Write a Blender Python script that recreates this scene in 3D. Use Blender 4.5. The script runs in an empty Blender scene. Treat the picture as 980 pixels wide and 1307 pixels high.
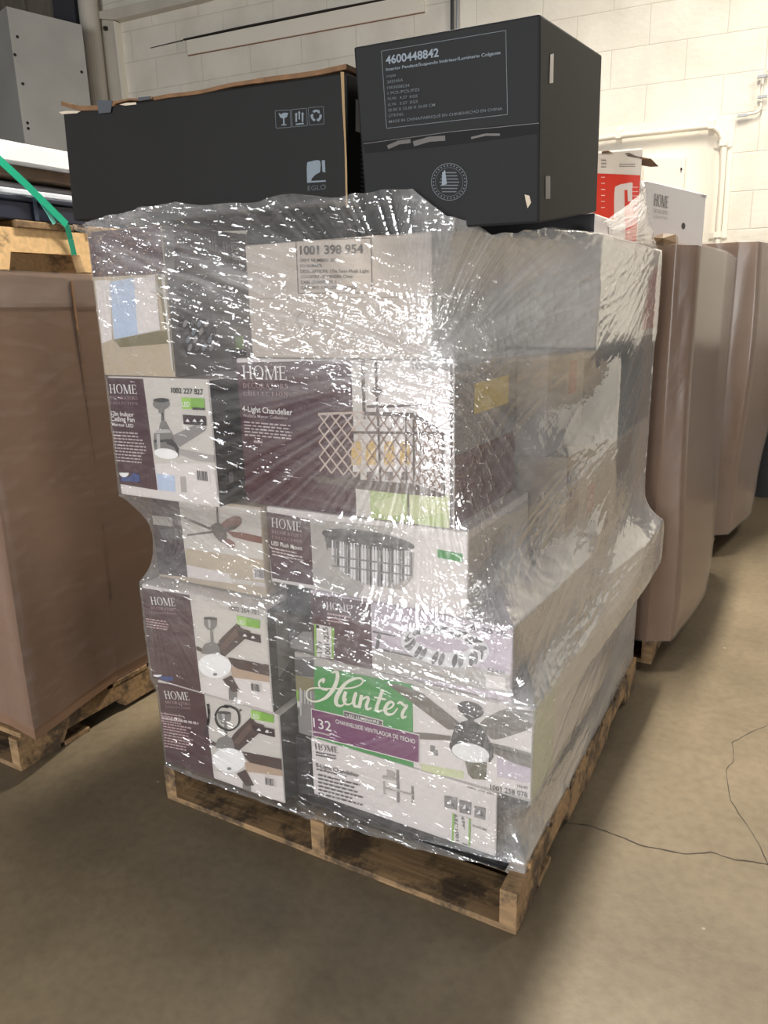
import bpy, bmesh, math, random
import numpy as np
from mathutils import Vector, Matrix
C = bpy.context.scene.collection
SC = bpy.context.scene
random.seed(7)
PI = math.pi

# ------------------------------------------------------------------ camera
FPX = 958.87                                   # focal length in pixels of the 980 x 1307 frame
CAM = Vector((0.42246, -1.27013, 1.30683))
RW = Matrix(((0.87259173, 0.48785139, -0.02418039),
             (0.10815573, -0.24125333, -0.96441649),
             (-0.47632552, 0.83892661, -0.26327958)))      # rows: right, down, forward
cd = bpy.data.cameras.new('camera')
cam = bpy.data.objects.new('camera', cd); C.objects.link(cam)
cd.sensor_fit = 'VERTICAL'; cd.sensor_height = 36.0; cd.lens = FPX / 1307 * 36.0
cd.clip_start = 0.02; cd.clip_end = 100
m3 = Matrix((RW[0], -RW[1], -RW[2])).transposed()
cam.matrix_world = Matrix.Translation(CAM) @ m3.to_4x4()
SC.camera = cam

# ------------------------------------------------------------------ light
W = bpy.data.worlds.new('World'); SC.world = W; W.use_nodes = True
W.node_tree.nodes['Background'].inputs[0].default_value = (0.80, 0.83, 0.90, 1)
W.node_tree.nodes['Background'].inputs[1].default_value = 0.05

def area(name, loc, target, sx, sy, power, col=(1, .93, .82)):
    l = bpy.data.lights.new(name, 'AREA'); l.shape = 'RECTANGLE'; l.size = sx; l.size_y = sy
    l.energy = power; l.color = col
    o = bpy.data.objects.new(name, l); C.objects.link(o); o.location = loc
    o.rotation_euler = (Vector(target) - Vector(loc)).to_track_quat('-Z', 'Y').to_euler()
    return o
key = area('ceiling_lamp_stack', (-0.26, 1.9, 5.4), (-0.26, 1.8, 0), 0.22, 2.6, 340); key.data.spread = math.radians(120)
area('ceiling_lamp_wall', (2.2, 3.9, 4.5), (1.6, 4.9, 1.2), 0.25, 1.2, 120)
area('front_fill', (-0.5, -6.6, 1.45), (-0.6, 0.3, 0.9), 2.6, 2.2, 520, (.97, .98, 1))  # added soft fill from behind the camera for the box fronts
area('side_fill', (7.0, -1.9, 1.4), (0, 0.4, 0.8), 2.4, 2.2, 210, (1, .98, .95))  # added low fill from the right for the right-hand faces
for x in (-4.2, -3.0, -1.9, -0.9, 0.2, 1.4, 2.6):  # grid of tiny lamps added to spark glints on the film
    for y in (-2.1, -3.7):
        area('glint_lamp', (x + .3 * (y < -3), y, 4.8), (x, y, 0), 0.018, 0.19, 4.0, (1, .93, .85) if y < -3 else (1, .98, .97))
SC.view_settings.view_transform = 'Standard'; SC.view_settings.look = 'None'
SC.view_settings.exposure = -0.12; SC.view_settings.gamma = 1.0
SC.view_settings.use_curve_mapping = False
SC.cycles.transparent_max_bounces = 16
SC.cycles.max_bounces = 8

# ------------------------------------------------------------------ helpers
def ray(px):
    d = Vector(((px[0] - 490) / FPX, (px[1] - 653.5) / FPX, 1.0))
    return RW.transposed() @ d
def at(px, n, c):
    n = Vector(n); d = ray(px); t = (c - n.dot(CAM)) / n.dot(d)
    return CAM + d * t
def atY(px, y): return at(px, (0, 1, 0), y)
def atX(px, x): return at(px, (1, 0, 0), x)
def atZ(px, z): return at(px, (0, 0, 1), z)

def lin(c):
    c = c / 255.0
    return c / 12.92 if c <= 0.04045 else ((c + 0.055) / 1.055) ** 2.4
def S(r, g, b): return (lin(r), lin(g), lin(b))

MATS = {}
def mat(name, rgb=None, rough=0.5, metal=0.0, spec=0.5, var=0.0, vscale=8.0, bump=0.0, bscale=60.0, stretch=(1, 1, 1)):
    if name in MATS: return MATS[name]
    m = bpy.data.materials.new(name); m.use_nodes = True
    nt = m.node_tree; p = nt.nodes['Principled BSDF']
    p.inputs['Base Color'].default_value = (*rgb, 1); p.inputs['Roughness'].default_value = rough
    p.inputs['Metallic'].default_value = metal; p.inputs['Specular IOR Level'].default_value = spec
    if var or bump:
        tc = nt.nodes.new('ShaderNodeTexCoord'); mp = nt.nodes.new('ShaderNodeMapping')
        mp.inputs['Scale'].default_value = stretch
        nt.links.new(tc.outputs['Object'], mp.inputs['Vector'])
    if var:
        n = nt.nodes.new('ShaderNodeTexNoise'); n.inputs['Scale'].default_value = vscale; n.inputs['Detail'].default_value = 5
        nt.links.new(mp.outputs['Vector'], n.inputs['Vector'])
        r = nt.nodes.new('ShaderNodeValToRGB')
        r.color_ramp.elements[0].position = 0.3; r.color_ramp.elements[1].position = 0.72
        r.color_ramp.elements[0].color = (*[max(0, c * (1 - var)) for c in rgb], 1)
        r.color_ramp.elements[1].color = (*[min(1, c * (1 + var)) for c in rgb], 1)
        nt.links.new(n.outputs['Fac'], r.inputs['Fac']); nt.links.new(r.outputs['Color'], p.inputs['Base Color'])
    if bump:
        n2 = nt.nodes.new('ShaderNodeTexNoise'); n2.inputs['Scale'].default_value = bscale; n2.inputs['Detail'].default_value = 4
        nt.links.new(mp.outputs['Vector'], n2.inputs['Vector'])
        b = nt.nodes.new('ShaderNodeBump'); b.inputs['Strength'].default_value = bump; b.inputs['Distance'].default_value = 0.01
        nt.links.new(n2.outputs['Fac'], b.inputs['Height']); nt.links.new(b.outputs['Normal'], p.inputs['Normal'])
    MATS[name] = m
    return m

LOC = {}
def tag(o, label=None, cat=None, group=None, kind=None):
    if label: o['label'] = label
    if cat: o['category'] = cat
    if group: o['group'] = group
    if kind: o['kind'] = kind
    return o

def mesh(name, verts, faces, mats, parent=None, loc=None, fm=None, smooth=False):
    """one mesh object from world-space verts; its origin is loc (top level) or its root's origin"""
    if parent is not None: org = LOC[parent.name]
    else: org = Vector(loc) if loc is not None else Vector((0, 0, 0))
    me = bpy.data.meshes.new(name)
    me.from_pydata([tuple(Vector(v) - org) for v in verts], [], faces)
    if not isinstance(mats, (list, tuple)): mats = [mats]
    for m in mats: me.materials.append(m)
    if fm is not None: me.polygons.foreach_set('material_index', fm)
    if smooth: me.polygons.foreach_set('use_smooth', [True] * len(me.polygons))
    me.update()
    o = bpy.data.objects.new(name, me); C.objects.link(o)
    if parent is not None: o.parent = parent
    else: o.location = org
    LOC[o.name] = org
    return o

def empty(name, loc):
    o = bpy.data.objects.new(name, None); C.objects.link(o); o.location = loc
    o.empty_display_size = 0.1; LOC[o.name] = Vector(loc)
    return o

class MB:
    """collects shapes, world space, for one mesh"""
    def __init__(s): s.v = []; s.f = []; s.m = []; s.mats = []
    def mi(s, m):
        if m not in s.mats: s.mats.append(m)
        return s.mats.index(m)
    def add(s, verts, faces, m):
        k = len(s.v); s.v += [Vector(v) for v in verts]; i = s.mi(m)
        for f in faces: s.f.append([a + k for a in f]); s.m.append(i)
    def box(s, x0, x1, y0, y1, z0, z1, m, bev=0.0, M=None):
        bm = bmesh.new(); bmesh.ops.create_cube(bm, size=1)
        for v in bm.verts:
            v.co = Vector(((x0 + x1) / 2 + v.co.x * (x1 - x0), (y0 + y1) / 2 + v.co.y * (y1 - y0), (z0 + z1) / 2 + v.co.z * (z1 - z0)))
        if bev: bmesh.ops.bevel(bm, geom=list(bm.edges), offset=bev, segments=2, affect='EDGES', profile=0.5)
        s.bm(bm, m, M)
    def bm(s, bm, m, M=None):
        bm.verts.ensure_lookup_table(); bm.verts.index_update()
        vs = [(M @ v.co if M else v.co.copy()) for v in bm.verts]
        s.add(vs, [[v.index for v in f.verts] for f in bm.faces], m); bm.free()
    def tube(s, pts, r, m, n=12, caps=True):
        pts = [Vector(p) for p in pts]; rings = []
        up = Vector((0, 0, 1))
        for i, p in enumerate(pts):
            t = (pts[min(i + 1, len(pts) - 1)] - pts[max(i - 1, 0)]).normalized()
            a = t.cross(up)
            if a.length < 1e-3: a = t.cross(Vector((1, 0, 0)))
            a.normalize(); b = t.cross(a)
            rr = r[i] if isinstance(r, (list, tuple)) else r
            rings.append([p + (a * math.cos(2 * PI * k / n) + b * math.sin(2 * PI * k / n)) * rr for k in range(n)])
        vs = [v for rg in rings for v in rg]; fs = []
        for i in range(len(pts) - 1):
            for k in range(n): fs.append([i * n + k, i * n + (k + 1) % n, (i + 1) * n + (k + 1) % n, (i + 1) * n + k])
        if caps: fs += [list(range(n))[::-1], [(len(pts) - 1) * n + k for k in range(n)]]
        s.add(vs, fs, m)
    def build(s, name, parent=None, loc=None, smooth=False):
        return mesh(name, s.v, s.f, s.mats, parent, loc, s.m, smooth)

class Face:
    """a flat box face: O lower-left corner, U right, V up, N out"""
    def __init__(s, O, U, V, size=None):
        s.size = size; s.O = Vector(O); s.U = Vector(U).normalized(); s.V = Vector(V).normalized(); s.N = s.U.cross(s.V)
    def uv(s, px):
        p = at(px, s.N, s.N.dot(s.O)) - s.O
        return (p.dot(s.U), p.dot(s.V))
    def w(s, uv, lift=0.0): return s.O + s.U * uv[0] + s.V * uv[1] + s.N * lift

def crop(x0, y0, k): return lambda x, y: (x0 + x * k, y0 + y * k)

def ell(cx, cy, rx, ry, rot=0, a0=0, a1=360, n=28):
    r = math.radians(rot); out = []
    full = abs(a1 - a0) >= 360
    for i in range(n if full else n + 1):
        a = math.radians(a0 + (a1 - a0) * i / n)
        x, y = rx * math.cos(a), ry * math.sin(a)
        out.append((cx + x * math.cos(r) - y * math.sin(r), cy + x * math.sin(r) + y * math.cos(r)))
    return out
def crom(pts, n=8):
    out = []; P = [pts[0]] + list(pts) + [pts[-1]]
    for i in range(1, len(P) - 2):
        for k in range(n):
            t = k / n; a, b, c, d = P[i - 1], P[i], P[i + 1], P[i + 2]
            out.append(tuple(0.5 * (2 * b[j] + (c[j] - a[j]) * t + (2 * a[j] - 5 * b[j] + 4 * c[j] - d[j]) * t * t + (3 * b[j] - a[j] - 3 * c[j] + d[j]) * t ** 3) for j in range(len(b))))
    out.append(tuple(pts[-1]))
    return out
def ribbon(pts, w):
    """quads along a polyline; pts may carry their own width as third value"""
    L, R = [], []
    for i, p in enumerate(pts):
        a = pts[max(i - 1, 0)]; b = pts[min(i + 1, len(pts) - 1)]
        dx, dy = b[0] - a[0], b[1] - a[1]; l = math.hypot(dx, dy) or 1
        ww = (p[2] if len(p) > 2 else w) / 2
        L.append((p[0] - dy / l * ww, p[1] + dx / l * ww)); R.append((p[0] + dy / l * ww, p[1] - dx / l * ww))
    return [[L[i], L[i + 1], R[i + 1], R[i]] for i in range(len(pts) - 1)]

# ---- lettering: sans from the built-in font, serif and script drawn here
TCACHE = {}
def sans(txt, bold=0.0):
    key = (txt, bold)
    if key in TCACHE: return TCACHE[key]
    cu = bpy.data.curves.new('letters', 'FONT'); cu.body = txt; cu.offset = bold; cu.resolution_u = 3
    ob = bpy.data.objects.new('letters', cu); C.objects.link(ob)
    bpy.context.view_layer.update()
    me = bpy.data.meshes.new_from_object(ob.evaluated_get(bpy.context.evaluated_depsgraph_get()))
    vs = [(v.co.x, v.co.y) for v in me.vertices]; polys = [[vs[i] for i in p.vertices] for p in me.polygons]
    bpy.data.objects.remove(ob); bpy.data.curves.remove(cu); bpy.data.meshes.remove(me)
    xs = [v[0] for v in vs]; x0, x1 = min(xs), max(xs)
    polys = [[(p[0] - x0, p[1]) for p in q] for q in polys]
    TCACHE[key] = (polys, x1 - x0, 0.73)
    return TCACHE[key]

def rect(x0, y0, x1, y1): return [(x0, y0), (x1, y0), (x1, y1), (x0, y1)]
def ring(cx, cy, rx, ry, tx, ty, a0=0, a1=360, n=24):
    o = []
    for i in range(n):
        a, b = math.radians(a0 + (a1 - a0) * i / n), math.radians(a0 + (a1 - a0) * (i + 1) / n)
        o.append([(cx + rx * math.cos(a), cy + ry * math.sin(a)), (cx + rx * math.cos(b), cy + ry * math.sin(b)),
                  (cx + (rx - tx) * math.cos(b), cy + (ry - ty) * math.sin(b)), (cx + (rx - tx) * math.cos(a), cy + (ry - ty) * math.sin(a))])
    return o
T, h_, sf = 0.13, 0.05, 0.07        # stem, hairline, serif overhang
def stem(x): return [rect(x, 0, x + T, 1), rect(x - sf, 0, x + T + sf, h_), rect(x - sf, 1 - h_, x + T + sf, 1)]
def dstroke(x0, y0, x1, y1, w): return [[(x0, y0), (x0 + w, y0), (x1 + w, y1), (x1, y1)]]
SER = {
 'H': (stem(.08) + stem(.62) + [rect(.15, .49, .68, .54)], .85),
 'O': (ring(.45, .5, .42, .52, .13, .05), .9),
 'M': (stem(.84) + [rect(.1, 0, .15, 1), rect(.02, 0, .24, h_), rect(.0, 1 - h_, .2, 1)] + dstroke(.44, 0, .1, 1, .14) + dstroke(.47, 0, .86, 1, .05), 1.08),
 'E': (stem(.08) + [rect(.1, 0, .6, h_), rect(.1, .49, .48, .54), rect(.1, 1 - h_, .58, 1), rect(.57, 0, .61, .24), rect(.55, .78, .59, 1), rect(.45, .41, .49, .62)], .68),
 'D': (stem(.08) + ring(.2, .5, .58, .5, .13, .05, -90, 90, 18), .85),
 'C': (ring(.45, .5, .42, .52, .13, .05, 45, 315, 22) + [rect(.72, .66, .76, .98), rect(.72, .03, .76, .2)], .84),
 'R': (stem(.08) + ring(.25, .75, .34, .25, .12, .05, -90, 90, 14) + dstroke(.62, 0, .28, .5, .13) + [rect(.58, 0, .85, h_)], .85),
 'A': (dstroke(.08, 0, .42, 1, .05) + dstroke(.7, 0, .38, 1, .13) + [rect(.2, .32, .66, .37), rect(0, 0, .24, h_), rect(.62, 0, .92, h_)], .92),
 'T': ([rect(.32, 0, .45, 1), rect(.24, 0, .53, h_), rect(.03, 1 - h_, .74, 1), rect(.03, .78, .07, 1), rect(.7, .78, .74, 1)], .78),
 'S': (ring(.3, .75, .25, .26, .09, .06, 30, 270, 16) + ring(.3, .26, .27, .27, .1, .06, -150, 90, 16) + [rect(.5, .72, .54, .98), rect(.04, .04, .08, .3)], .62),
 'L': (stem(.08) + [rect(.1, 0, .6, h_), rect(.57, 0, .61, .28)], .66),
 'I': (stem(.1), .34),
 'N': ([rect(.12, 0, .17, 1), rect(.03, 0, .27, h_), rect(0, 1 - h_, .2, 1), rect(.74, 0, .79, 1), rect(.65, 1 - h_, .88, 1)] + dstroke(.7, 0, .08, 1, .13), .92),
}
def serif(txt, track=0.06):
    polys, x = [], 0
    for ch in txt:
        if ch == ' ': x += .4; continue
        g, w = SER[ch]
        polys += [[(p[0] + x, p[1]) for p in q] for q in g]; x += w + track
    return (polys, x - track, 1.0)

def clip(poly, size):
    e = .0015; lim = ((0, e, 1), (0, size[0] - e, -1), (1, e, 1), (1, size[1] - e, -1))
    for ax, c, sg in lim:
        out = []
        for i in range(len(poly)):
            a, b = poly[i - 1], poly[i]; ia, ib = (a[ax] - c) * sg >= 0, (b[ax] - c) * sg >= 0
            if ia != ib:
                t = (c - a[ax]) / (b[ax] - a[ax]); out.append((a[0] + (b[0] - a[0]) * t, a[1] + (b[1] - a[1]) * t))
            if ib: out.append(b)
        poly = out
        if len(poly) < 3: return []
    return poly

class Art:
    """printed matter on one face of a box: parts by name, each part one mesh lying on the face"""
    def __init__(s, root, face, src=None, base=0.0006):
        s.root = root; s.face = face; s.src = src or face; s.parts = {}; s.base = base; s.n = 0
    def mb(s, part):
        if part not in s.parts: s.parts[part] = MB()
        return s.parts[part]
    def uvpoly(s, part, m, uv, lift=0):
        a = sum(uv[i][0] * uv[(i + 1) % len(uv)][1] - uv[(i + 1) % len(uv)][0] * uv[i][1] for i in range(len(uv)))
        if a < 0: uv = uv[::-1]
        if s.face.size: uv = clip(uv, s.face.size)
        if len(uv) < 3: return
        s.n += 1
        s.mb(part).add([s.face.w(q, s.base + lift * 0.0004 + (s.n % 80) * 4e-6) for q in uv], [list(range(len(uv)))], m)
    def poly(s, part, m, px, lift=0): s.uvpoly(part, m, [s.src.uv(p) for p in px], lift)
    def stroke(s, part, m, px, w, lift=0, smooth=True):
        for q in ribbon(crom(px) if smooth else px, w): s.poly(part, m, [p[:2] for p in q], lift)
    def text(s, part, m, glyphs, A, B, hpx=None, lift=5):
        """glyphs laid from A to B (picture points on the face), capital height hpx (picture points)"""
        polys, wd, cap = glyphs
        a = Vector(s.src.uv(A)); b = Vector(s.src.uv(B)); d = (b - a); k = d.length / wd; d.normalize()
        n = Vector((-d.y, d.x)); kh = k
        if hpx is not None:
            k2 = Vector(s.src.uv((A[0] + 1, A[1]))) - a; k3 = Vector(s.src.uv((A[0], A[1] - 1))) - a
            kh = hpx * (k3.length if abs(d.x) > .5 else k2.length) / cap
        for q in polys:
            s.uvpoly(part, m, [tuple(a + d * (p[0] * k) + n * (p[1] * kh)) for p in q], lift)
    def greek(s, part, m, A, B, D, rows, fill=0.5, lift=5, rag=0.25):
        """rows of fine print between A (top left), B (top right) and D (bottom left)"""
        a, b, d = [Vector(s.src.uv(p)) for p in (A, B, D)]
        for i in range(rows):
            t0 = i / rows; hh = fill / rows; x = 0.0; end = 1 - random.random() * rag
            while x < end:
                w = random.uniform(.05, .14); x1 = min(end, x + w)
                P = lambda u, t: tuple(a + (b - a) * u + (d - a) * t)
                s.uvpoly(part, m, [P(x, t0), P(x1, t0), P(x1, t0 + hh), P(x, t0 + hh)], lift); x = x1 + .025
    def bars(s, part, ink, paper, px4, n=18, margin=0.1, lift=4):
        q = [Vector(s.src.uv(p)) for p in px4]
        s.uvpoly(part, paper, [tuple(v) for v in q], lift)
        P = lambda u, v: tuple((q[0] * (1 - u) + q[1] * u) * (1 - v) + (q[3] * (1 - u) + q[2] * u) * v)
        x = margin
        while x < 1 - margin:
            w = random.choice([.02, .03, .05]); s.uvpoly(part, ink, [P(x, margin), P(x + w, margin), P(x + w, 1 - margin), P(x, 1 - margin)], lift + 1)
            x += w + random.choice([.02, .03, .04])
    def done(s):
        return {k: b.build(k, s.root) for k, b in s.parts.items()}

# ------------------------------------------------------------------ materials
white_print = mat('white_coated_card', S(222, 214, 210), .42)
grey_print = mat('grey_coated_card', S(176, 170, 164), .42)
maroon = mat('maroon_print', S(68, 26, 38), .42)
maroon_dk = mat('dark_maroon_print', S(46, 20, 28), .42)
ink = mat('black_ink', S(28, 26, 28), .5)
ink_lt = mat('white_ink', S(236, 230, 226), .5)
ink_grey = mat('pale_grey_ink', S(196, 180, 178), .5)
ink_dim = mat('dim_maroon_ink', S(192, 160, 160), .5)
kraft = mat('kraft_card', S(138, 106, 78), .75, var=.12, vscale=5)
kraft_dk = mat('kraft_card_edge', S(112, 82, 54), .8, var=.25, vscale=40)
black_card = mat('black_card', S(21, 20, 19), .7, var=.12, vscale=4, spec=.35)
black_card2 = mat('black_card_cool', S(17, 18, 19), .7, var=.15, vscale=5, spec=.35)
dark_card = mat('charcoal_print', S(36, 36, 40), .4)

# ------------------------------------------------------------------ setting
def floor_material():
    m = bpy.data.materials.new('sealed_concrete'); m.use_nodes = True; nt = m.node_tree; p = nt.nodes['Principled BSDF']
    N = nt.nodes.new; L = nt.links.new
    tc = N('ShaderNodeTexCoord')
    n1 = N('ShaderNodeTexNoise'); n1.inputs['Scale'].default_value = 1.3; n1.inputs['Detail'].default_value = 6; n1.inputs['Roughness'].default_value = .6
    n2 = N('ShaderNodeTexNoise'); n2.inputs['Scale'].default_value = 38; n2.inputs['Detail'].default_value = 4
    L(tc.outputs['Object'], n1.inputs['Vector']); L(tc.outputs['Object'], n2.inputs['Vector'])
    r = N('ShaderNodeValToRGB'); e = r.color_ramp.elements
    e[0].position = .28; e[0].color = (*S(87, 77, 60), 1); e[1].position = .75; e[1].color = (*S(125, 112, 91), 1)
    L(n1.outputs['Fac'], r.inputs['Fac'])
    mx = N('ShaderNodeMix'); mx.data_type = 'RGBA'; mx.blend_type = 'MULTIPLY'; mx.inputs['Factor'].default_value = .35
    r2 = N('ShaderNodeValToRGB'); r2.color_ramp.elements[0].position = .3; r2.color_ramp.elements[0].color = (.55, .53, .5, 1); r2.color_ramp.elements[1].position = .6
    L(n2.outputs['Fac'], r2.inputs['Fac']); L(r.outputs['Color'], mx.inputs['A']); L(r2.outputs['Color'], mx.inputs['B'])
    v = N('ShaderNodeTexVoronoi'); v.inputs['Scale'].default_value = 5.5; L(tc.outputs['Object'], v.inputs['Vector'])
    r3 = N('ShaderNodeValToRGB'); r3.color_ramp.elements[0].position = .0; r3.color_ramp.elements[0].color = (1, 1, 1, 1); r3.color_ramp.elements[1].position = .03; r3.color_ramp.elements[1].color = (0, 0, 0, 1)
    L(v.outputs['Distance'], r3.inputs['Fac'])
    mx2 = N('ShaderNodeMix'); mx2.data_type = 'RGBA'; mx2.inputs['B'].default_value = (*S(176, 166, 148), 1)
    L(r3.outputs['Color'], mx2.inputs['Factor']); L(mx.outputs['Result'], mx2.inputs['A']); L(mx2.outputs['Result'], p.inputs['Base Color'])
    p.inputs['Roughness'].default_value = .5; p.inputs['Specular IOR Level'].default_value = .35
    b = N('ShaderNodeBump'); b.inputs['Strength'].default_value = .08; b.inputs['Distance'].default_value = .01
    L(n2.outputs['Fac'], b.inputs['Height']); L(b.outputs['Normal'], p.inputs['Normal'])
    return m
floor = mesh('floor', [(-9, -6, 0), (6, -6, 0), (6, 6.2, 0), (-9, 6.2, 0)], [(0, 1, 2, 3)], floor_material())
tag(floor, kind='structure')
crack_m = mat('crack_dark', S(52, 46, 40), .9)
k7 = crop(620, 720, .3978)
def crack(pts, w):
    P = [k7(*p) for p in pts]; out = []
    for i in range(len(P) - 1):                      # add small kinks along the way
        a, b = P[i], P[i + 1]; n = 4
        for j in range(n):
            t = j / n; out.append((a[0] + (b[0] - a[0]) * t + random.uniform(-.5, .5), a[1] + (b[1] - a[1]) * t + random.uniform(-.6, .6)))
    out.append(P[-1])
    G = [atZ(p, 0.0008) for p in out]; b = MB()
    for q in ribbon([(g.x, g.y, w * random.uniform(.4, 1.3)) for g in G], w): b.add([(p[0], p[1], .0008) for p in q], [[0, 1, 2, 3]], crack_m)
    return b
o = crack([(250, 830), (330, 838), (400, 862), (490, 900), (560, 915), (640, 930), (720, 924), (800, 948), (860, 955), (905, 962), (990, 985)], .0036).build('crack', floor); o['kind'] = 'structure'
o = crack([(905, 965), (880, 905), (840, 840), (785, 760), (770, 660), (795, 630), (790, 570), (840, 545), (905, 515)], .002).build('crack', floor); o['kind'] = 'structure'

TH = math.radians(5.6518)
WU = Vector((math.cos(TH), math.sin(TH), 0)); WN = Vector((-math.sin(TH), math.cos(TH), 0)); WD = 5.0
def onwall(px, d=0.0): return at(px, WN, WD - d)
zc = onwall((950, 92)).z
uj = onwall((740 + .245 * 740, 500 * .245)).dot(WU)          # a vertical joint
def block_material():
    m = bpy.data.materials.new('painted_block'); m.use_nodes = True; nt = m.node_tree; p = nt.nodes['Principled BSDF']
    N = nt.nodes.new; L = nt.links.new
    tc = N('ShaderNodeTexCoord'); sx = N('ShaderNodeSeparateXYZ'); cx = N('ShaderNodeCombineXYZ')
    L(tc.outputs['Object'], sx.inputs[0]); L(sx.outputs['X'], cx.inputs['X']); L(sx.outputs['Z'], cx.inputs['Y'])
    b = N('ShaderNodeTexBrick'); b.offset = .5
    b.inputs['Scale'].default_value = 1; b.inputs['Brick Width'].default_value = .511; b.inputs['Row Height'].default_value = .2555
    b.inputs['Mortar Size'].default_value = .0055; b.inputs['Mortar Smooth'].default_value = .8
    b.inputs['Color1'].default_value = (*S(221, 215, 202), 1); b.inputs['Color2'].default_value = (*S(217, 211, 198), 1); b.inputs['Mortar'].default_value = (*S(202, 195, 181), 1)
    L(cx.outputs[0], b.inputs['Vector'])
    n = N('ShaderNodeTexNoise'); n.inputs['Scale'].default_value = 3; n.inputs['Detail'].default_value = 8; L(tc.outputs['Object'], n.inputs['Vector'])
    r = N('ShaderNodeValToRGB'); r.color_ramp.elements[0].position = .3; r.color_ramp.elements[0].color = (.86, .85, .83, 1); r.color_ramp.elements[1].position = .6
    L(n.outputs['Fac'], r.inputs['Fac'])
    mx = N('ShaderNodeMix'); mx.data_type = 'RGBA'; mx.blend_type = 'MULTIPLY'; mx.inputs['Factor'].default_value = 1
    L(b.outputs['Color'], mx.inputs['A']); L(r.outputs['Color'], mx.inputs['B']); L(mx.outputs['Result'], p.inputs['Base Color'])
    n2 = N('ShaderNodeTexNoise'); n2.inputs['Scale'].default_value = 25; L(tc.outputs['Object'], n2.inputs['Vector'])
    ad = N('ShaderNodeMath'); ad.operation = 'MULTIPLY_ADD'; ad.inputs[1].default_value = -1.0; L(b.outputs['Fac'], ad.inputs[0]); L(n2.outputs['Fac'], ad.inputs[2])
    bp = N('ShaderNodeBump'); bp.inputs['Strength'].default_value = .35; bp.inputs['Distance'].default_value = .008
    L(ad.outputs[0], bp.inputs['Height']); L(bp.outputs['Normal'], p.inputs['Normal']); p.inputs['Roughness'].default_value = .55
    return m
W0 = WN * WD + WU * uj + Vector((0, 0, zc))
vs = [W0 + WU * a + Vector((0, 0, z - zc)) + WN * d for d in (0, .2) for z in (0, 5.6) for a in (-10 - uj, 6 - uj)]
me = bpy.data.meshes.new('wall_back')
R3 = Matrix((WU, WN, Vector((0, 0, 1)))).transposed()
inv = R3.inverted()
me.from_pydata([tuple(inv @ (v - W0)) for v in vs], [], [(0, 1, 3, 2), (5, 4, 6, 7), (0, 2, 6, 4), (1, 5, 7, 3), (2, 3, 7, 6), (0, 4, 5, 1)])
me.materials.append(block_material())
wb = bpy.data.objects.new('wall_back', me); C.objects.link(wb); wb.matrix_world = Matrix.Translation(W0) @ R3.to_4x4(); wb['kind'] = 'structure'

cream = mat('cream_paint', S(222, 215, 200), .45, var=.03, vscale=3)
cream_dk = mat('old_cream_paint', S(190, 183, 170), .5, var=.08, vscale=4)
gap_m = mat('dark_gap', S(40, 32, 26), .9)
steel_dk = mat('dark_steel', S(60, 60, 64), .55)
metal_lt = mat('galvanised', S(170, 172, 176), .4, metal=.4)

def wallslab(b, px, d0, d1, m):
    """polygon on the wall, standing d1 off it"""
    P = [onwall(p, d1) for p in px]; Q = [p + WN * (d1 - d0) for p in P]; n = len(P)
    b.add(P + Q, [list(range(n)), [n + i for i in range(n)][::-1]] + [[i, n + i, n + (i + 1) % n, (i + 1) % n] for i in range(n)], m)

z3 = crop(740, 0, .2449)
z6c = crop(100, 0, .5102)
b = MB(); wallslab(b, [z3(-200, 690), z3(110, 665), z3(700, 600), z3(812, 608), z3(752, 1400), z3(-200, 1400)], 0.0, .02, cream)
o = b.build('painted_panel', loc=onwall(z3(400, 1300)))
tag(o, 'cream painted board panel on block wall behind the bent conduit', 'panel')
# bent conduit
r = empty('wall_conduit', onwall(z3(715, 1250), .05))
P = [onwall(p, .07) for p in crom([z3(-120, 775), z3(20, 742), z3(150, 715), z3(400, 688), z3(640, 662), z3(690, 664), z3(728, 690), z3(746, 740), z3(746, 800), z3(735, 1000), z3(716, 1240), z3(712, 1400)], 6)]
b = MB(); b.tube(P, .021, cream, 12); b.build('pipe', r, smooth=True)
for q in ((205, 705), (686, 655), (748, 748), (718, 1225)):
    c = onwall(z3(*q), .05); b = MB()
    horiz = q[1] < 720
    a = Vector((0, 0, 1)) if horiz else WU; t = WU if horiz else Vector((0, 0, 1))
    ps = [c + a * s - WN * h for s, h in ((-.06, -.02), (-.026, -.01), (-.026, .046), (.026, .046), (.026, -.01), (.06, -.02))]
    for i in range(len(ps) - 1): b.add([ps[i] - t * .02, ps[i + 1] - t * .02, ps[i + 1] + t * .02, ps[i] + t * .02], [[0, 1, 2, 3]], cream)
    b.build('strap', r)
tag(r, 'cream painted conduit bending down the block wall', 'pipe')
# electric box
r = empty('electrical_box', onwall(z3(450, 980), .02))
b = MB(); wallslab(b, [z3(330, 822), z3(548, 818), z3(533, 1090), z3(322, 1100)], .02, .14, cream); b.build('enclosure', r)
b = MB(); wallslab(b, [z3(336, 828), z3(541, 825), z3(527, 1084), z3(328, 1092)], .14, .15, cream); b.build('lid', r)
b = MB(); wallslab(b, ell(*z3(528, 880), 1.3, 1.6), .15, .165, gap_m); b.build('lock', r)
tag(r, 'cream electrical box on the wall above the white carton', 'electrical box')
r = empty('wall_cable', onwall(z3(815, 605), .02)); b = MB()
b.tube([onwall(p, .03) for p in crom([z3(1100, 345), z3(985, 362), z3(958, 395), z3(948, 450), z3(945, 540), z3(925, 583), z3(870, 597), z3(818, 607)], 6)], .009, cream, 8); b.build('sheath', r, smooth=True)
b = MB()
for q in ((950, 400), (950, 505), (848, 603)):
    b = MB(); c = onwall(z3(*q), .02); b.box(-.03, .03, -.022, .0, -.008, .008, metal_lt, M=Matrix.Translation(c) @ R3.to_4x4()); b.build('clip', r)
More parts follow.
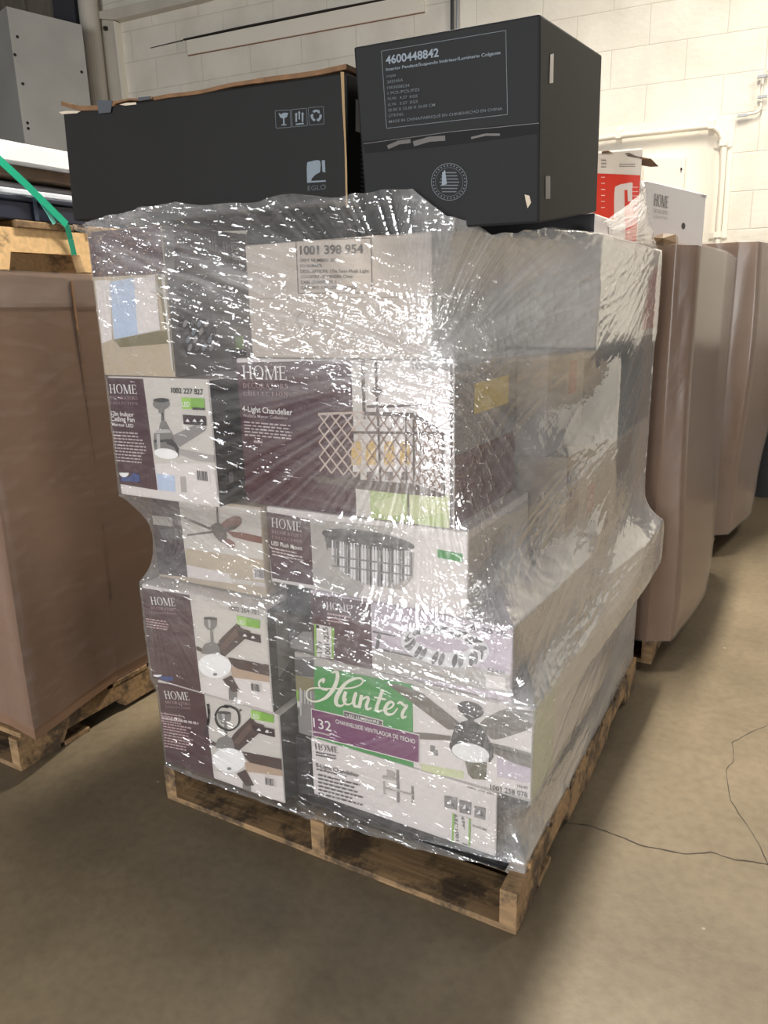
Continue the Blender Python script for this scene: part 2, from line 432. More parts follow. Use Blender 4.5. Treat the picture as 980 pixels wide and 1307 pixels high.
tag(r, 'thin painted cable looping down the wall to the panel corner', 'cable')
# pair of vertical conduits above the large black box
for i, (a, c2, mm) in enumerate((((576.5, -20), (581, 60), steel_dk), ((583.5, -20), (588, 60), metal_lt))):
    b = MB(); p = onwall(a, .04); q = onwall(c2, .04); q = Vector((p.x, p.y, q.z - 1.4)); b.tube([p + Vector((0, 0, .4)), q], .012, mm, 10)
    o = b.build('electrical_conduit', loc=q, smooth=True)
    tag(o, ['dark thin conduit running up the wall above the large black box', 'pale thin conduit running up the wall above the large black box'][i], 'pipe', 'vertical conduits on the block wall')
# long painted board with the dark gap along it
r = empty('wall_board', onwall(z6c(275, 137), .0))
b = MB(); wallslab(b, [z6c(270, 101), z6c(860, -18), z6c(866, 28), z6c(274, 137)], 0, .025, cream); b.build('board', r)
b = MB(); wallslab(b, [z6c(262, 100), z6c(400, 71), z6c(640, 24), z6c(790, -6), z6c(790, -9), z6c(640, 19), z6c(400, 67), z6c(262, 97)], .0, .027, gap_m); b.build('gap', r)
b = MB(); wallslab(b, [z6c(180, 121), z6c(262, 102), z6c(262, 99), z6c(180, 119)], 0, .003, gap_m); b.build('crack', r)
b = MB(); wallslab(b, [z6c(274, 137), z6c(866, 28), z6c(866, 31), z6c(274, 140)], 0, .012, mat('rust_line', S(128, 92, 70), .8)); b.build('lower_seam', r)
tag(r, 'long painted board on block wall with a dark gap along its top', 'board')
# beam, angle post, round pipe, dark column, cabinet at the upper left
b = MB(); wallslab(b, [z6c(-8, 42), z6c(220, -10), z6c(420, -60), z6c(500, -60), z6c(300, -1), z6c(90, 49)], 0, .09, cream_dk); wallslab(b, [z6c(90, 49), z6c(310, -1), z6c(310, 2), z6c(92, 53)], 0, .05, gap_m)
tag(b.build('trim_1', loc=onwall(z6c(90, 49))), kind='structure')
z1 = crop(60, 0, .4082)
b = MB(); wallslab(b, [z1(163, 52), z1(208, 45), z1(243, 360), z1(238, 700), z1(200, 700), z1(190, 360)], 0, .05, cream_dk); wallslab(b, [z1(207, 66), z1(214, 66), z1(246, 360), z1(240, 360)], 0, .07, cream)
b.box(0, .03, -.02, .02, 0, .03, gap_m, M=Matrix.Translation(onwall(z1(181, 96), .06)) @ R3.to_4x4())
tag(b.build('trim_2', loc=onwall(z1(200, 700))), kind='structure')
pt = onwall((114, 22), .14)
b = MB(); b.tube([Vector((pt.x, pt.y, 0)), Vector((pt.x, pt.y, 5.5))], .088, cream_dk, 24)
o = b.build('standpipe', loc=(pt.x, pt.y, 0), smooth=False); tag(o, 'round cream painted standpipe against the block wall beside the grey cabinet', 'pipe')
q = onwall((89, 10), .10)
b = MB(); b.box(-.13, .13, -.08, .08, 0, 5.5, steel_dk, M=Matrix.Translation((q.x, q.y, 0)) @ R3.to_4x4()); tag(b.build('pillar', loc=(q.x, q.y, 0)), 'dark steel pillar rising behind the grey cabinet', 'pillar')
grey_paint = mat('grey_paint', S(168, 166, 160), .45, var=.10, vscale=2.2)
ptb = onwall((104, 31.6), .48); zt = ptb.z; pa = atZ((8, 8), zt); dirc = (pa - ptb).normalized(); perp = Vector((-dirc.y, dirc.x, 0))
if perp.x > 0: perp = -perp
B4 = [ptb, pa, pa + perp * .6, ptb + perp * .6]
r = empty('grey_cabinet', ((ptb + pa) / 2).to_2d().to_3d())
b = MB(); b.add([Vector((v.x, v.y, z)) for z in (.0, zt) for v in B4], [[0, 1, 5, 4], [1, 2, 6, 5], [2, 3, 7, 6], [3, 0, 4, 7], [4, 5, 6, 7], [3, 2, 1, 0]], grey_paint); b.build('housing', r)
cp = Vector((0, 0, 0)); b = MB(); nn = -perp
for px in ((29, 107), (35, 157), (36, 164), (22, 47), (19, 70), (104, 92)):
    b = MB(); c = at(px, nn, nn.dot(ptb)); b.tube([c, c + nn * .006], .012, gap_m, 8); b.build('screw', r)
tag(r, 'tall grey painted cabinet at the upper left with scuffed side', 'cabinet')
siding = mat('brown_siding', S(112, 104, 92), .6, var=.2, vscale=6, stretch=(6, 1, .2))
b = MB(); b.box(-3.2, .0, -.06, 0, 2.5, 5.6, siding, M=Matrix.Translation(Vector((pt.x - .2, pt.y, 0)) + WN * .10) @ R3.to_4x4())
for i in range(9): b.box(-3.1 + i * .35, -3.04 + i * .35, -.1, -.06, 2.5, 5.6, siding, M=Matrix.Translation(Vector((pt.x - .2, pt.y, 0)) + WN * .10) @ R3.to_4x4())
tag(b.build('wall_siding', loc=(pt.x - .2, pt.y, 2.5)), kind='structure')

# ------------------------------------------------------------------ pallets
def wood_mat(name, rgb, var=.3, st=.56):
    m = bpy.data.materials.new(name); m.use_nodes = True; nt = m.node_tree; p = nt.nodes['Principled BSDF']
    N = nt.nodes.new; L = nt.links.new
    tc = N('ShaderNodeTexCoord'); mp = N('ShaderNodeMapping'); mp.inputs['Scale'].default_value = (3, 30, 30); L(tc.outputs['Object'], mp.inputs[0])
    n = N('ShaderNodeTexNoise'); n.inputs['Scale'].default_value = 2.5; n.inputs['Detail'].default_value = 6; L(mp.outputs[0], n.inputs['Vector'])
    r = N('ShaderNodeValToRGB'); r.color_ramp.elements[0].position = .3; r.color_ramp.elements[1].position = .7
    r.color_ramp.elements[0].color = (*[c * (1 - var) for c in rgb], 1); r.color_ramp.elements[1].color = (*[min(1, c * (1 + var)) for c in rgb], 1)
    L(n.outputs['Fac'], r.inputs['Fac'])
    n2 = N('ShaderNodeTexNoise'); n2.inputs['Scale'].default_value = 7; n2.inputs['Detail'].default_value = 7; n2.inputs['Roughness'].default_value = .7; L(tc.outputs['Object'], n2.inputs['Vector'])
    r2 = N('ShaderNodeValToRGB'); r2.color_ramp.elements[0].position = st; r2.color_ramp.elements[0].color = (0, 0, 0, 1); r2.color_ramp.elements[1].position = st + .1
    L(n2.outputs['Fac'], r2.inputs['Fac'])
    mx = N('ShaderNodeMix'); mx.data_type = 'RGBA'; mx.inputs['B'].default_value = (*S(30, 26, 24), 1)
    sc = N('ShaderNodeMath'); sc.operation = 'MULTIPLY'; sc.inputs[1].default_value = .75; L(r2.outputs['Color'], sc.inputs[0])
    L(sc.outputs[0], mx.inputs['Factor']); L(r.outputs['Color'], mx.inputs['A']); L(mx.outputs['Result'], p.inputs['Base Color'])
    p.inputs['Roughness'].default_value = .8
    b = N('ShaderNodeBump'); b.inputs['Strength'].default_value = .3; b.inputs['Distance'].default_value = .004; L(n.outputs['Fac'], b.inputs['Height']); L(b.outputs['Normal'], p.inputs['Normal'])
    return m
wood = wood_mat('old_pallet_wood', S(136, 109, 76), .3, .47)
wood2 = wood_mat('pale_pallet_wood', S(176, 144, 100), .18)
def pallet(x0, x1, y0, y1, z, m, label, front=.06, bottoms=((0, .14), (.155, .25), (.54, .68), (1.08, 1.219))):
    r = empty('wooden_pallet', ((x0 + x1) / 2, (y0 + y1) / 2, z))
    xm = (x0 + x1) / 2
    for xa in (x0, xm - .019, x1 - .038):
        # each stringer is a 38 x 89 board with two fork notches cut from below
        prof = [(y0, .016), (y0 + .15, .016), (y0 + .17, .052), (y0 + .38, .052), (y0 + .40, .016), (y1 - .40, .016), (y1 - .38, .052), (y1 - .17, .052), (y1 - .15, .016), (y1, .016), (y1, .105), (y0, .105)]
        n = len(prof); b = MB()
        b.add([(xa, p[0], z + p[1]) for p in prof] + [(xa + .038, p[0], z + p[1]) for p in prof],
              [list(range(n))[::-1], [n + i for i in range(n)]] + [[i, (i + 1) % n, n + (i + 1) % n, n + i] for i in range(n)], m)
        b.build('stringer', r)
    ny = 7; yy0 = y0 + front; step = (y1 - yy0) / ny
    for i in range(ny):
        b = MB(); b.box(x0 - .002, x1 + .002, yy0 + i * step + .012, yy0 + (i + 1) * step - .012, z + .105, z + .121, m, .002); b.build('top_board', r)
    for a, c in bottoms:
        b = MB(); b.box(x0, x1, y0 + a, y0 + c, z, z + .016, m, .002); b.build('bottom_board', r)
    tag(r, label, 'pallet', 'wooden pallets')
    return r
pallet(-1.016, 0, 0, 1.219, 0, wood, 'worn wooden pallet under the large shrink-wrapped stack of light boxes', .07)
pallet(-2.513, -1.497, -.108, 1.11, 0, wood, 'wooden pallet under the tall brown gaylord box at left edge', .0)
pallet(-.98, .02, 1.42, 2.62, 0, wood, 'wooden pallet under the gaylord box directly behind the wrapped stack', .0)
pallet(-.95, .05, 2.90, 4.02, 0, wood, 'wooden pallet under the farther film-covered gaylord near the wall', .0)
b = MB(); sl = mat('gap_shade_black', S(18, 18, 20), .3)  # thin black sheet stands in for the shade under the boxes
pts = [(.035, .1225), (.05, .1225), (.07, .1225), (.1, .1225), (.3, .1225)]
nx = 40
vs = []; fs = []
for i in range(nx + 1):
    x = -.99 + .95 * i / nx
    for j, (y, zz) in enumerate(pts): vs.append((x, y, zz))
for i in range(nx):
    for j in range(4): fs.append([i * 5 + j, (i + 1) * 5 + j, (i + 1) * 5 + j + 1, i * 5 + j + 1])
b.add(vs, fs, sl); o = b.build('gap_shade_sheet', loc=(-.5, .1, .121), smooth=True)
so = o.modifiers.new('thickness', 'SOLIDIFY'); so.thickness = .001; so.offset = 0
tag(o, 'black sheet on the pallet deck standing in for the shade under the boxes', 'dark sheet')

# ------------------------------------------------------------------ the stacked boxes
BOXES = []        # footprints for the stretch film
def carton(name, label, x0, x1, y0, y1, z0, z1, m, tilt=0.0, film=True, group='boxes stacked on the wrapped pallet', cat='box', seam=True, yaw=0.0, bev=.004, mtx=None):
    g = .0012
    x0 += g; x1 -= g; z0 += g; z1 -= g * .3
    M = None
    if tilt: M = Matrix.Translation(((x0 + x1) / 2, 0, (z0 + z1) / 2)) @ Matrix.Rotation(tilt, 4, 'Y') @ Matrix.Translation((-(x0 + x1) / 2, 0, -(z0 + z1) / 2))
    if yaw: M = Matrix.Translation((x0, y0, 0)) @ Matrix.Rotation(yaw, 4, 'Z') @ Matrix.Translation((-x0, -y0, 0))
    if mtx: M = mtx
    b = MB(); b.box(x0, x1, y0, y1, z0, z1, m, bev, M)
    root = b.build(name, loc=(M or Matrix()) @ Vector(((x0 + x1) / 2, (y0 + y1) / 2, z0)))
    tag(root, label, cat, group)
    if seam:
        s = MB(); s.box(x0 + .01, x1 - .01, (y0 + y1) / 2 - .024, (y0 + y1) / 2 + .024, z1 - .0005, z1 + .0007, mat('clear_tape', S(190, 176, 150), .25), M=M); s.build('packing_tape', root)
    MM = M or Matrix()
    root_faces = {
        'front': Face(MM @ Vector((x0, y0, z0)), MM.to_3x3() @ Vector((1, 0, 0)), MM.to_3x3() @ Vector((0, 0, 1)), (x1 - x0, z1 - z0)),
        'right': Face(MM @ Vector((x1, y0, z0)), MM.to_3x3() @ Vector((0, 1, 0)), MM.to_3x3() @ Vector((0, 0, 1)), (y1 - y0, z1 - z0))}
    if film: BOXES.append((x0, x1, y0, y1, z0, z1))
    return root, root_faces

def home_logo(A, cp, x0, y0, x1, y1, h, sub=True, m=None, slant=None):
    """HOME over two smaller lines; (x0,y0)-(x1,y1) is the baseline of HOME in crop points, h its capital height"""
    k = cp(1, 0)[0] - cp(0, 0)[0]; m = m or ink_lt
    A.text('lettering', m, serif('HOME'), cp(x0, y0), cp(x1, y1), h * k)
    if sub:
        A.text('lettering', ink_dim, serif('DECORATORS', .12), cp(x0 + .02 * h, y0 + .66 * h), cp(x1 + .04 * h, y1 + .66 * h), .36 * h * k)
        A.text('lettering', ink_dim, serif('COLLECTION', .3), cp(x0 + .04 * h, y0 + 1.22 * h), cp(x1 + .06 * h, y1 + 1.22 * h), .28 * h * k)

# prints shared by the pictures
nickel = mat('picture_nickel', S(128, 124, 120), .4); nickel_lt = mat('picture_light_nickel', S(186, 182, 178), .4); nickel_dk = mat('picture_dark_nickel', S(70, 68, 68), .4)
glass_w = mat('picture_white_glass', S(240, 238, 236), .4); blade_gr = mat('picture_grey_blade', S(146, 140, 138), .4)
blade_br = mat('picture_brown_blade', S(78, 58, 54), .4); blade_br2 = mat('picture_brown_blade_light', S(104, 80, 72), .4)
lime = mat('lime_print', S(128, 178, 62), .4); lime2 = mat('lime_print_light', S(158, 200, 96), .4); green = mat('green_print', S(62, 146, 72), .4)
wall_pic = mat('picture_wall', S(206, 200, 192), .42); wall_tan = mat('picture_tan_wall', S(184, 160, 138), .42); sky_pic = mat('picture_window_blue', S(186, 200, 220), .42)
blue_m = mat('blue_print', S(52, 72, 130), .4); violet = mat('plum_print', S(112, 50, 96), .42)
lilac = mat('lilac_print', S(196, 184, 194), .42); crystal = mat('picture_crystal', S(126, 124, 126), .42); crystal_lt = mat('picture_crystal_light', S(228, 226, 228), .42)
bronze = mat('picture_bronze', S(88, 70, 62), .42); amber = mat('picture_amber', S(206, 170, 98), .42); leafy = mat('picture_garden', S(176, 190, 128), .42); leafy2 = mat('picture_garden_pale', S(204, 208, 164), .42)
tan_pic = mat('picture_tan', S(188, 172, 148), .42); olive_pic = mat('picture_olive', S(128, 118, 84), .42); shadow_pic = mat('picture_dark_grey', S(84, 82, 84), .42); mid_pic = mat('picture_mid_grey', S(132, 128, 126), .42)

# ---- box A: two identical ceiling fan cartons at the lower left
c3 = crop(170, 740, .2347)
def fan_art(A, dx=0, marked=False):
    f = (lambda x, y: c3(x + 76, y + 512)) if marked else c3
    P = lambda pts: [f(*p) for p in pts]
    A.poly('maroon_panel', maroon, P([(34, 42), (308, 82), (372, 630), (106, 556)]))
    A.poly('product_picture', wall_pic, P([(308, 82), (716, 148), (742, 530), (366, 530)]))
    A.poly('product_picture', white_print, P([(364, 535), (744, 556), (760, 694), (372, 632)]))
    A.poly('product_picture', wall_tan, P([(530, 470), (738, 512), (742, 556), (540, 530)]), 1)
    A.poly('product_picture', nickel, P([(520, 590), (566, 600), (566, 660), (522, 650)]), 2)
    # canopy, rod, blades, motor, bowl
    A.poly('product_picture', nickel, P([(386, 208), (458, 214), (456, 250), (436, 272), (408, 270), (388, 246)]), 3)
    A.poly('product_picture', nickel_dk, P(ell(422, 209, 37, 8, 4)), 4)
    A.poly('product_picture', nickel_lt, P([(408, 214), (424, 216), (424, 262), (414, 260)]), 4)
    A.poly('product_picture', nickel, P([(420, 268), (436, 270), (440, 350), (424, 350)]), 3)
    A.poly('product_picture', blade_br, P(crom([(442, 400), (470, 330), (560, 240), (570, 228), (592, 262), (640, 282), (600, 330), (500, 416)], 4)), 3)
    A.poly('product_picture', blade_br2, P([(470, 372), (560, 262), (580, 290), (500, 380)]), 4)
    A.poly('product_picture', blade_br, P([(520, 420), (738, 462), (742, 522), (560, 480), (526, 446)]), 3)
    A.poly('product_picture', blade_br, P([(488, 540), (536, 518), (584, 604), (540, 608)]), 3)
    A.poly('product_picture', blade_br, P([(344, 362), (352, 360), (396, 384), (384, 396), (348, 382)]), 3)
    A.poly('product_picture', nickel, P(crom([(372, 400), (388, 352), (430, 338), (466, 356), (480, 412)], 4)), 4)
    A.poly('product_picture', glass_w, P(ell(448, 466, 90, 66, 5)), 5)
    A.poly('product_picture', mid_pic, P(ell(450, 512, 12, 8)), 6)
    A.poly('callout', lime, P([(568, 192), (692, 218), (690, 264), (568, 240)]), 5)
    A.poly('callout', lime2, P([(568, 192), (620, 202), (622, 252), (568, 240)]), 6)
    A.text('callout', glass_w, sans('LED', .012), f(574, 236), f(612, 242), 24 * .2347, 7)
    A.poly('callout', maroon_dk, P([(572, 274), (694, 298), (697, 342), (606, 318), (574, 298)]), 5)
    for x, y in ((612, 302), (656, 312)): A.poly('callout', glass_w, P([(x - 12, y + 2), (x - 2, y - 10), (x + 2, y - 10), (x + 13, y + 5)]), 7)
    home_logo(A, f, 104, 132, 238, 142, 40)
    A.greek('lettering', ink_dim, f(72, 206), f(216, 228), f(80, 262), 4)
    A.text('item_number', ink, sans('1002 264 701', .01), f(528, 163), f(686, 190), 25 * .2347)
    A.bars('barcode', ink, white_print, [f(636, 552), f(696, 562), f(700, 616), f(640, 604)], margin=.12)
    A.poly('blue_emblem', blue_m, P([(124, 522), (216, 524), (222, 546), (176, 548)]), 4); A.poly('blue_emblem', glass_w, P(ell(136, 514, 24, 12, 0, 0, 180) ), 5)
    if marked:
        A.greek('lettering', ink_grey, f(84, 230), f(300, 262), f(90, 250), 1, .7)
        A.greek('lettering', ink_dim, f(90, 262), f(250, 290), f(100, 400), 9)
        g = lambda x, y: f(x - 76, y - 512)
        A.stroke('marker_writing', ink, [g(411, 672), g(416, 740), g(400, 838)], 2.6, 9)
        A.stroke('marker_writing', ink, [g(525, 690), g(480, 690), g(452, 735), g(470, 790), g(530, 815), g(578, 780), g(575, 715), g(540, 688), g(500, 680)], 2.2, 9)
        A.poly('marker_writing', ink, [g(*p) for p in ell(588, 706, 6, 6)], 9)

rA1, fA1 = carton('lighting_carton', 'upper of two identical ceiling fan boxes at the lower left, no handwriting', -1.022, -.6185, .0, .42, .368, .637, white_print)
A = Art(rA1, fA1['front']); fan_art(A); A.done()
rA2, fA2 = carton('lighting_carton', 'ceiling fan box with handwritten marker ring, bottom left on the pallet', -1.004, -.6005, .0, .42, .121, .368, white_print)
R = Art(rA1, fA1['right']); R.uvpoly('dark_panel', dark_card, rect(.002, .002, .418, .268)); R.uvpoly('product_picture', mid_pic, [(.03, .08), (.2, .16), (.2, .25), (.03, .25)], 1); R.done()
A = Art(rA2, fA2['front']); fan_art(A, marked=True); A.done()

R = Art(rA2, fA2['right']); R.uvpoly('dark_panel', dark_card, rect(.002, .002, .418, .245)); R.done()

# ---- box C: chandelier carton at the bottom
rC, fC = carton('lighting_carton', 'white chandelier box at the bottom with three small pictures and green sticker', -.562, -.072, .065, .56, .121, .286, white_print)
A = Art(rC, fC['front']); c5 = crop(360, 840, .3469); cb = crop(540, 950, .1633)
P = lambda cp, pts: [cp(*p) for p in pts]
A.text('lettering', mat('grey_ink', S(96, 92, 94), .5), serif('HOME'), c5(124, 334), c5(210, 348), 7.2)
A.greek('lettering', mat('grey_ink'), c5(126, 342), c5(200, 356), c5(126, 362), 2)
A.text('lettering', mat('grey_ink'), sans('8-Light Chandelier', .01), c5(126, 398), c5(285, 438), 5.2)
A.greek('lettering', mat('grey_ink'), c5(128, 404), c5(240, 432), c5(128, 414), 1)
A.greek('lettering', mat('grey_ink'), c5(134, 424), c5(300, 466), c5(136, 506), 6, .4)
for pts in ([(168, 398), (268, 414), (266, 512), (168, 490)], [(284, 432), (380, 452), (376, 550), (284, 530)], [(402, 478), (490, 498), (486, 590), (402, 566)]):
    A.poly('inset_picture', mid_pic, P(cb, pts), 2)
    cx = sum(p[0] for p in pts) / 4; cy = sum(p[1] for p in pts) / 4
    A.poly('inset_picture', crystal_lt, P(cb, [(cx - 26, cy + 10), (cx, cy - 26), (cx + 6, cy + 8)]), 3); A.poly('inset_picture', shadow_pic, P(cb, [(cx + 4, cy + 24), (cx + 10, cy - 10), (cx + 32, cy + 30)]), 3)
for q in ([(370, 430), (430, 440), (432, 452), (370, 442)], [(420, 410), (430, 410), (434, 530), (424, 530)], [(372, 452), (378, 452), (382, 500), (374, 500)], [(476, 470), (484, 470), (486, 530), (478, 530)], [(372, 470), (486, 500), (486, 506), (372, 478)], [(386, 410), (416, 418), (416, 436), (386, 430)]):
    A.poly('product_picture', grey_print if q[0][0] < 400 else mid_pic, P(c5, q), 2)
A.poly('sticker', white_print, P(cb, [(230, 535), (372, 580), (368, 792), (226, 752)]), 4)
A.poly('sticker', lime, P(cb, [(232, 536), (248, 541), (242, 760), (228, 755)]), 5); A.poly('sticker', lime, P(cb, [(358, 576), (374, 580), (370, 792), (356, 788)]), 5)
A.text('sticker', ink, sans('1001-789', .012), cb(286, 752), cb(272, 548), 26 * .1633, 6)
A.text('sticker', ink, sans('-669', .012), cb(334, 660), cb(326, 566), 24 * .1633, 6)
A.poly('sticker', ink, P(cb, [(310, 762), (352, 776), (352, 784), (310, 770)]), 6)
A.text('lettering', mat('grey_ink'), sans('SCAN ME', .02), cb(388, 636), cb(498, 676), 2.6)
A.text('item_number', ink, sans('1001 789 669', .01), cb(350, 336), cb(556, 394), 3.2)
A.done()
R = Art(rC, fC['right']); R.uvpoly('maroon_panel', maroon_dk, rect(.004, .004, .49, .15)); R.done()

# ---- box D: fan carton with the script wordmark
rD, fD = carton('lighting_carton', 'ceiling fan box with green panel, white script lettering and a plum banner', -.597, .004, .065, .66, .286, .5085, grey_print)
A = Art(rD, fD['front']); hu = crop(385, 840, .1633); f2 = crop(530, 860, .1633); cc = crop(330, 740, .2217)
ink_green = mat('white_script_ink', S(226, 224, 206), .5)
A.poly('product_picture', white_print, P(c5, [(117, 30), (925, 192), (918, 520), (125, 300)]), 0)
A.poly('product_picture', mid_pic, P(cc, [(60, 440), (320, 446), (330, 905), (140, 870), (80, 760)]), 0)
A.poly('product_picture', shadow_pic, P(cc, [(66, 452), (318, 462), (322, 560), (72, 540)]), 1)
A.poly('product_picture', shadow_pic, P(cc, [(66, 500), (150, 520), (150, 740), (240, 745), (240, 780), (100, 770)]), 1)
A.poly('product_picture', wall_pic, P(cc, [(142, 456), (178, 462), (184, 690), (240, 700), (240, 732), (150, 716)]), 2)
A.poly('product_picture', olive_pic, P(cc, [(184, 540), (320, 570), (320, 640), (186, 640)]), 2)
A.poly('product_picture', lime, P(cc, [(184, 628), (232, 636), (232, 696), (186, 690)]), 3)
A.poly('product_picture', nickel_lt, P(cc, [(238, 620), (246, 620), (250, 780), (240, 780)]), 3)
for k in range(4): A.poly('product_picture', nickel_lt, P(cc, [(246 + k * 18, 630 + k * 3), (252 + k * 18, 631 + k * 3), (254 + k * 18, 710 + k * 3), (248 + k * 18, 709 + k * 3)]), 3)
A.poly('green_panel', green, P(hu, [(98, 60), (868, 205), (876, 862), (128, 680), (106, 400)]), 2)
# the fan in the picture
fan_dk = mat('picture_charcoal_fan', S(72, 68, 66), .42); fan_bl = mat('picture_taupe_blade', S(108, 100, 90), .42)
A.poly('product_picture', fan_bl, P(c5, [(385, 92), (430, 95), (520, 130), (655, 238), (632, 262), (612, 262)]), 3)
A.poly('product_picture', fan_bl, P(f2, [(-60, 450), (140, 466), (280, 484), (278, 518), (120, 514), (-60, 500)]), 3)
A.poly('product_picture', fan_bl, P(f2, crom([(498, 392), (560, 340), (720, 268), (880, 290), (918, 300), (916, 412), (760, 476), (620, 512), (560, 470)], 3)), 3)
A.poly('product_picture', fan_bl, P(f2, [(576, 534), (700, 560), (916, 622), (914, 738), (760, 690), (600, 610)]), 3)
A.poly('product_picture', fan_dk, P(f2, [(600, 560), (914, 640), (914, 655), (610, 580)]), 4)
A.poly('product_picture', mat('picture_olive_blade', S(104, 98, 78), .42), P(f2, [(390, 676), (560, 690), (556, 826), (450, 818), (414, 780)]), 3)
A.poly('product_picture', fan_dk, P(f2, ell(436, 276, 106, 60, 18)), 4)
A.poly('product_picture', fan_dk, P(f2, [(360, 305), (520, 330), (460, 356), (462, 400), (415, 395), (412, 350)]), 4)
A.poly('product_picture', fan_dk, P(f2, crom([(268, 560), (300, 450), (330, 390), (430, 362), (520, 410), (580, 520), (604, 560), (612, 640), (600, 668), (575, 690), (560, 600), (300, 560), (320, 630), (380, 668), (330, 650), (290, 610)], 4)), 5)
A.poly('product_picture', fan_dk, P(f2, ell(440, 580, 172, 108, 14)), 5)
A.poly('product_picture', glass_w, P(f2, ell(436, 612, 150, 72, 13)), 6)
A.poly('product_picture', mid_pic, P(f2, [(120, 556), (156, 562), (156, 596), (176, 590), (178, 640), (146, 632), (146, 606), (120, 604)]), 3)
A.poly('product_picture', leafy2, P(f2, [(40, 700), (380, 760), (380, 820), (60, 770)]), 1); A.poly('product_picture', lilac, P(f2, [(640, 650), (912, 742), (908, 860), (640, 800)]), 1)
A.text('item_number', ink, sans('1001 258 078', .01), f2(590, 898), f2(880, 962), 6.2)
A.text('item_number', mat('grey_ink'), sans('19640', .01), f2(800, 884), f2(880, 900), 4.2)
# banner
A.poly('plum_banner', white_print, P(hu, [(76, 388), (334, 448), (330, 404), (640, 482), (640, 526), (924, 592), (924, 822), (86, 604)]), 4)
A.poly('plum_banner', violet, P(hu, [(82, 396), (920, 600), (918, 812), (92, 598)]), 5)
A.poly('plum_banner', mat('grey_tab', S(92, 86, 88), .42), P(hu, [(336, 412), (634, 488), (634, 522), (338, 450)]), 6)
A.text('lettering', ink_lt, sans('LED LUMINAIRE', .01), hu(360, 450), hu(612, 508), 3.6, 8)
A.text('lettering', ink_lt, sans('132', .004), hu(100, 532), hu(240, 568), 76 * .1633, 8)
A.greek('lettering', ink_grey, hu(98, 560), hu(240, 594), hu(98, 574), 1, .9, 8)
A.text('lettering', ink_lt, sans('CHANNELSIDE VENTILADOR DE TECHO', .006), hu(272, 502), hu(892, 662), 32 * .1633, 8)
# script wordmark: strokes with swelling width
w = 1.0
def pen(pts): A.stroke('wordmark', ink_green, [(*hu(p[0], p[1]), p[2] * .1633) for p in pts], 1, 7)
pen([(238, 108, 10), (280, 104, 26), (286, 150, 30), (262, 220, 32), (220, 280, 30), (170, 318, 20), (110, 334, 14), (60, 318, 12), (42, 282, 12), (56, 244, 12), (110, 228, 12), (220, 234, 12), (320, 232, 12), (400, 226, 12), (462, 204, 12), (484, 172, 14), (460, 152, 16), (408, 160, 20), (350, 192, 26), (306, 250, 34), (276, 312, 34), (280, 356, 26), (312, 368, 16), (340, 350, 12), (356, 310, 12)])
pen([(210, 244, 12), (172, 240, 12), (144, 214, 14), (146, 178, 18), (180, 160, 22), (172, 190, 12)])
pen([(352, 256, 26), (338, 300, 30), (342, 342, 22), (372, 358, 14), (412, 330, 14), (430, 268, 26), (412, 330, 28), (424, 372, 20), (450, 362, 12)])
pen([(474, 282, 26), (462, 350, 28), (452, 384, 26), (468, 330, 14), (508, 300, 18), (528, 312, 24), (512, 366, 26), (520, 394, 20), (552, 384, 12)])
pen([(640, 240, 24), (612, 320, 28), (592, 382, 28), (604, 410, 20), (640, 400, 12)])
pen([(572, 300, 14), (620, 310, 16), (664, 318, 14)])
pen([(654, 398, 12), (700, 384, 14), (724, 356, 18), (708, 336, 18), (676, 352, 26), (656, 396, 28), (676, 432, 24), (720, 428, 14), (756, 384, 12)])
pen([(752, 352, 12), (776, 340, 22), (806, 362, 20), (830, 366, 18), (812, 390, 24), (792, 430, 26), (796, 460, 20), (826, 448, 10)])
A.done()
R = Art(rD, fD['right']); R.uvpoly('green_panel', mat('pale_green_print', S(150, 170, 120), .42), rect(.004, .004, .15, .218)); R.uvpoly('grey_panel', grey_print, rect(.15, .004, .59, .218)); R.done()

# ---- box E
rE, fE = carton('lighting_carton', 'flush mount box with ring of crystals pictured, directly above the green script box', -.541, -.044, .065, .5, .5085, .6785, lilac)
A = Art(rE, fE['front']); c4 = crop(360, 760, .3469)
A.poly('maroon_panel', maroon, P(c4, [(104, -10), (326, 26), (334, 276), (118, 244)]))
A.poly('product_picture', lilac, P(c4, [(326, 26), (850, 115), (848, 362), (334, 276)]))
A.poly('product_picture', grey_print, P(c4, [(334, 190), (848, 290), (848, 362), (334, 276)]), 1)
for q in ([(334, 128), (416, 146), (416, 152), (334, 136)], [(352, 140), (366, 144), (356, 196), (344, 192)], [(344, 190), (500, 226), (500, 231), (344, 197)]): A.poly('product_picture', shadow_pic, P(c4, q), 2)
A.poly('product_picture', crystal_lt, P(c4, ell(600, 186, 164, 76, 9)), 2); A.poly('product_picture', lilac, P(c4, ell(590, 176, 100, 30, 9)), 3)
for k in range(34):
    a = 2 * PI * k / 34; x = 600 + 132 * math.cos(a); y = 182 + 54 * math.sin(a) + .15 * (x - 600)
    A.poly('product_picture', [crystal, shadow_pic, crystal_lt][k % 3], P(c4, ell(x, y, 10, 26, math.degrees(a) * .3 - 10, n=10)), 4)
A.text('lettering', ink_lt, serif('HOME'), c4(166, 48), c4(256, 62), 9)
A.greek('lettering', ink_dim, c4(168, 62), c4(256, 76), c4(170, 100), 3)
A.text('item_number', ink, sans('1001 225 176', .014), c4(676, 120), c4(830, 150), 6.2)
A.text('lettering', ink, sans('SCAN ME', .014), c4(758, 276), c4(822, 288), 4)
A.poly('white_square', white_print, P(c4, [(750, 288), (822, 300), (822, 348), (750, 336)]), 3)
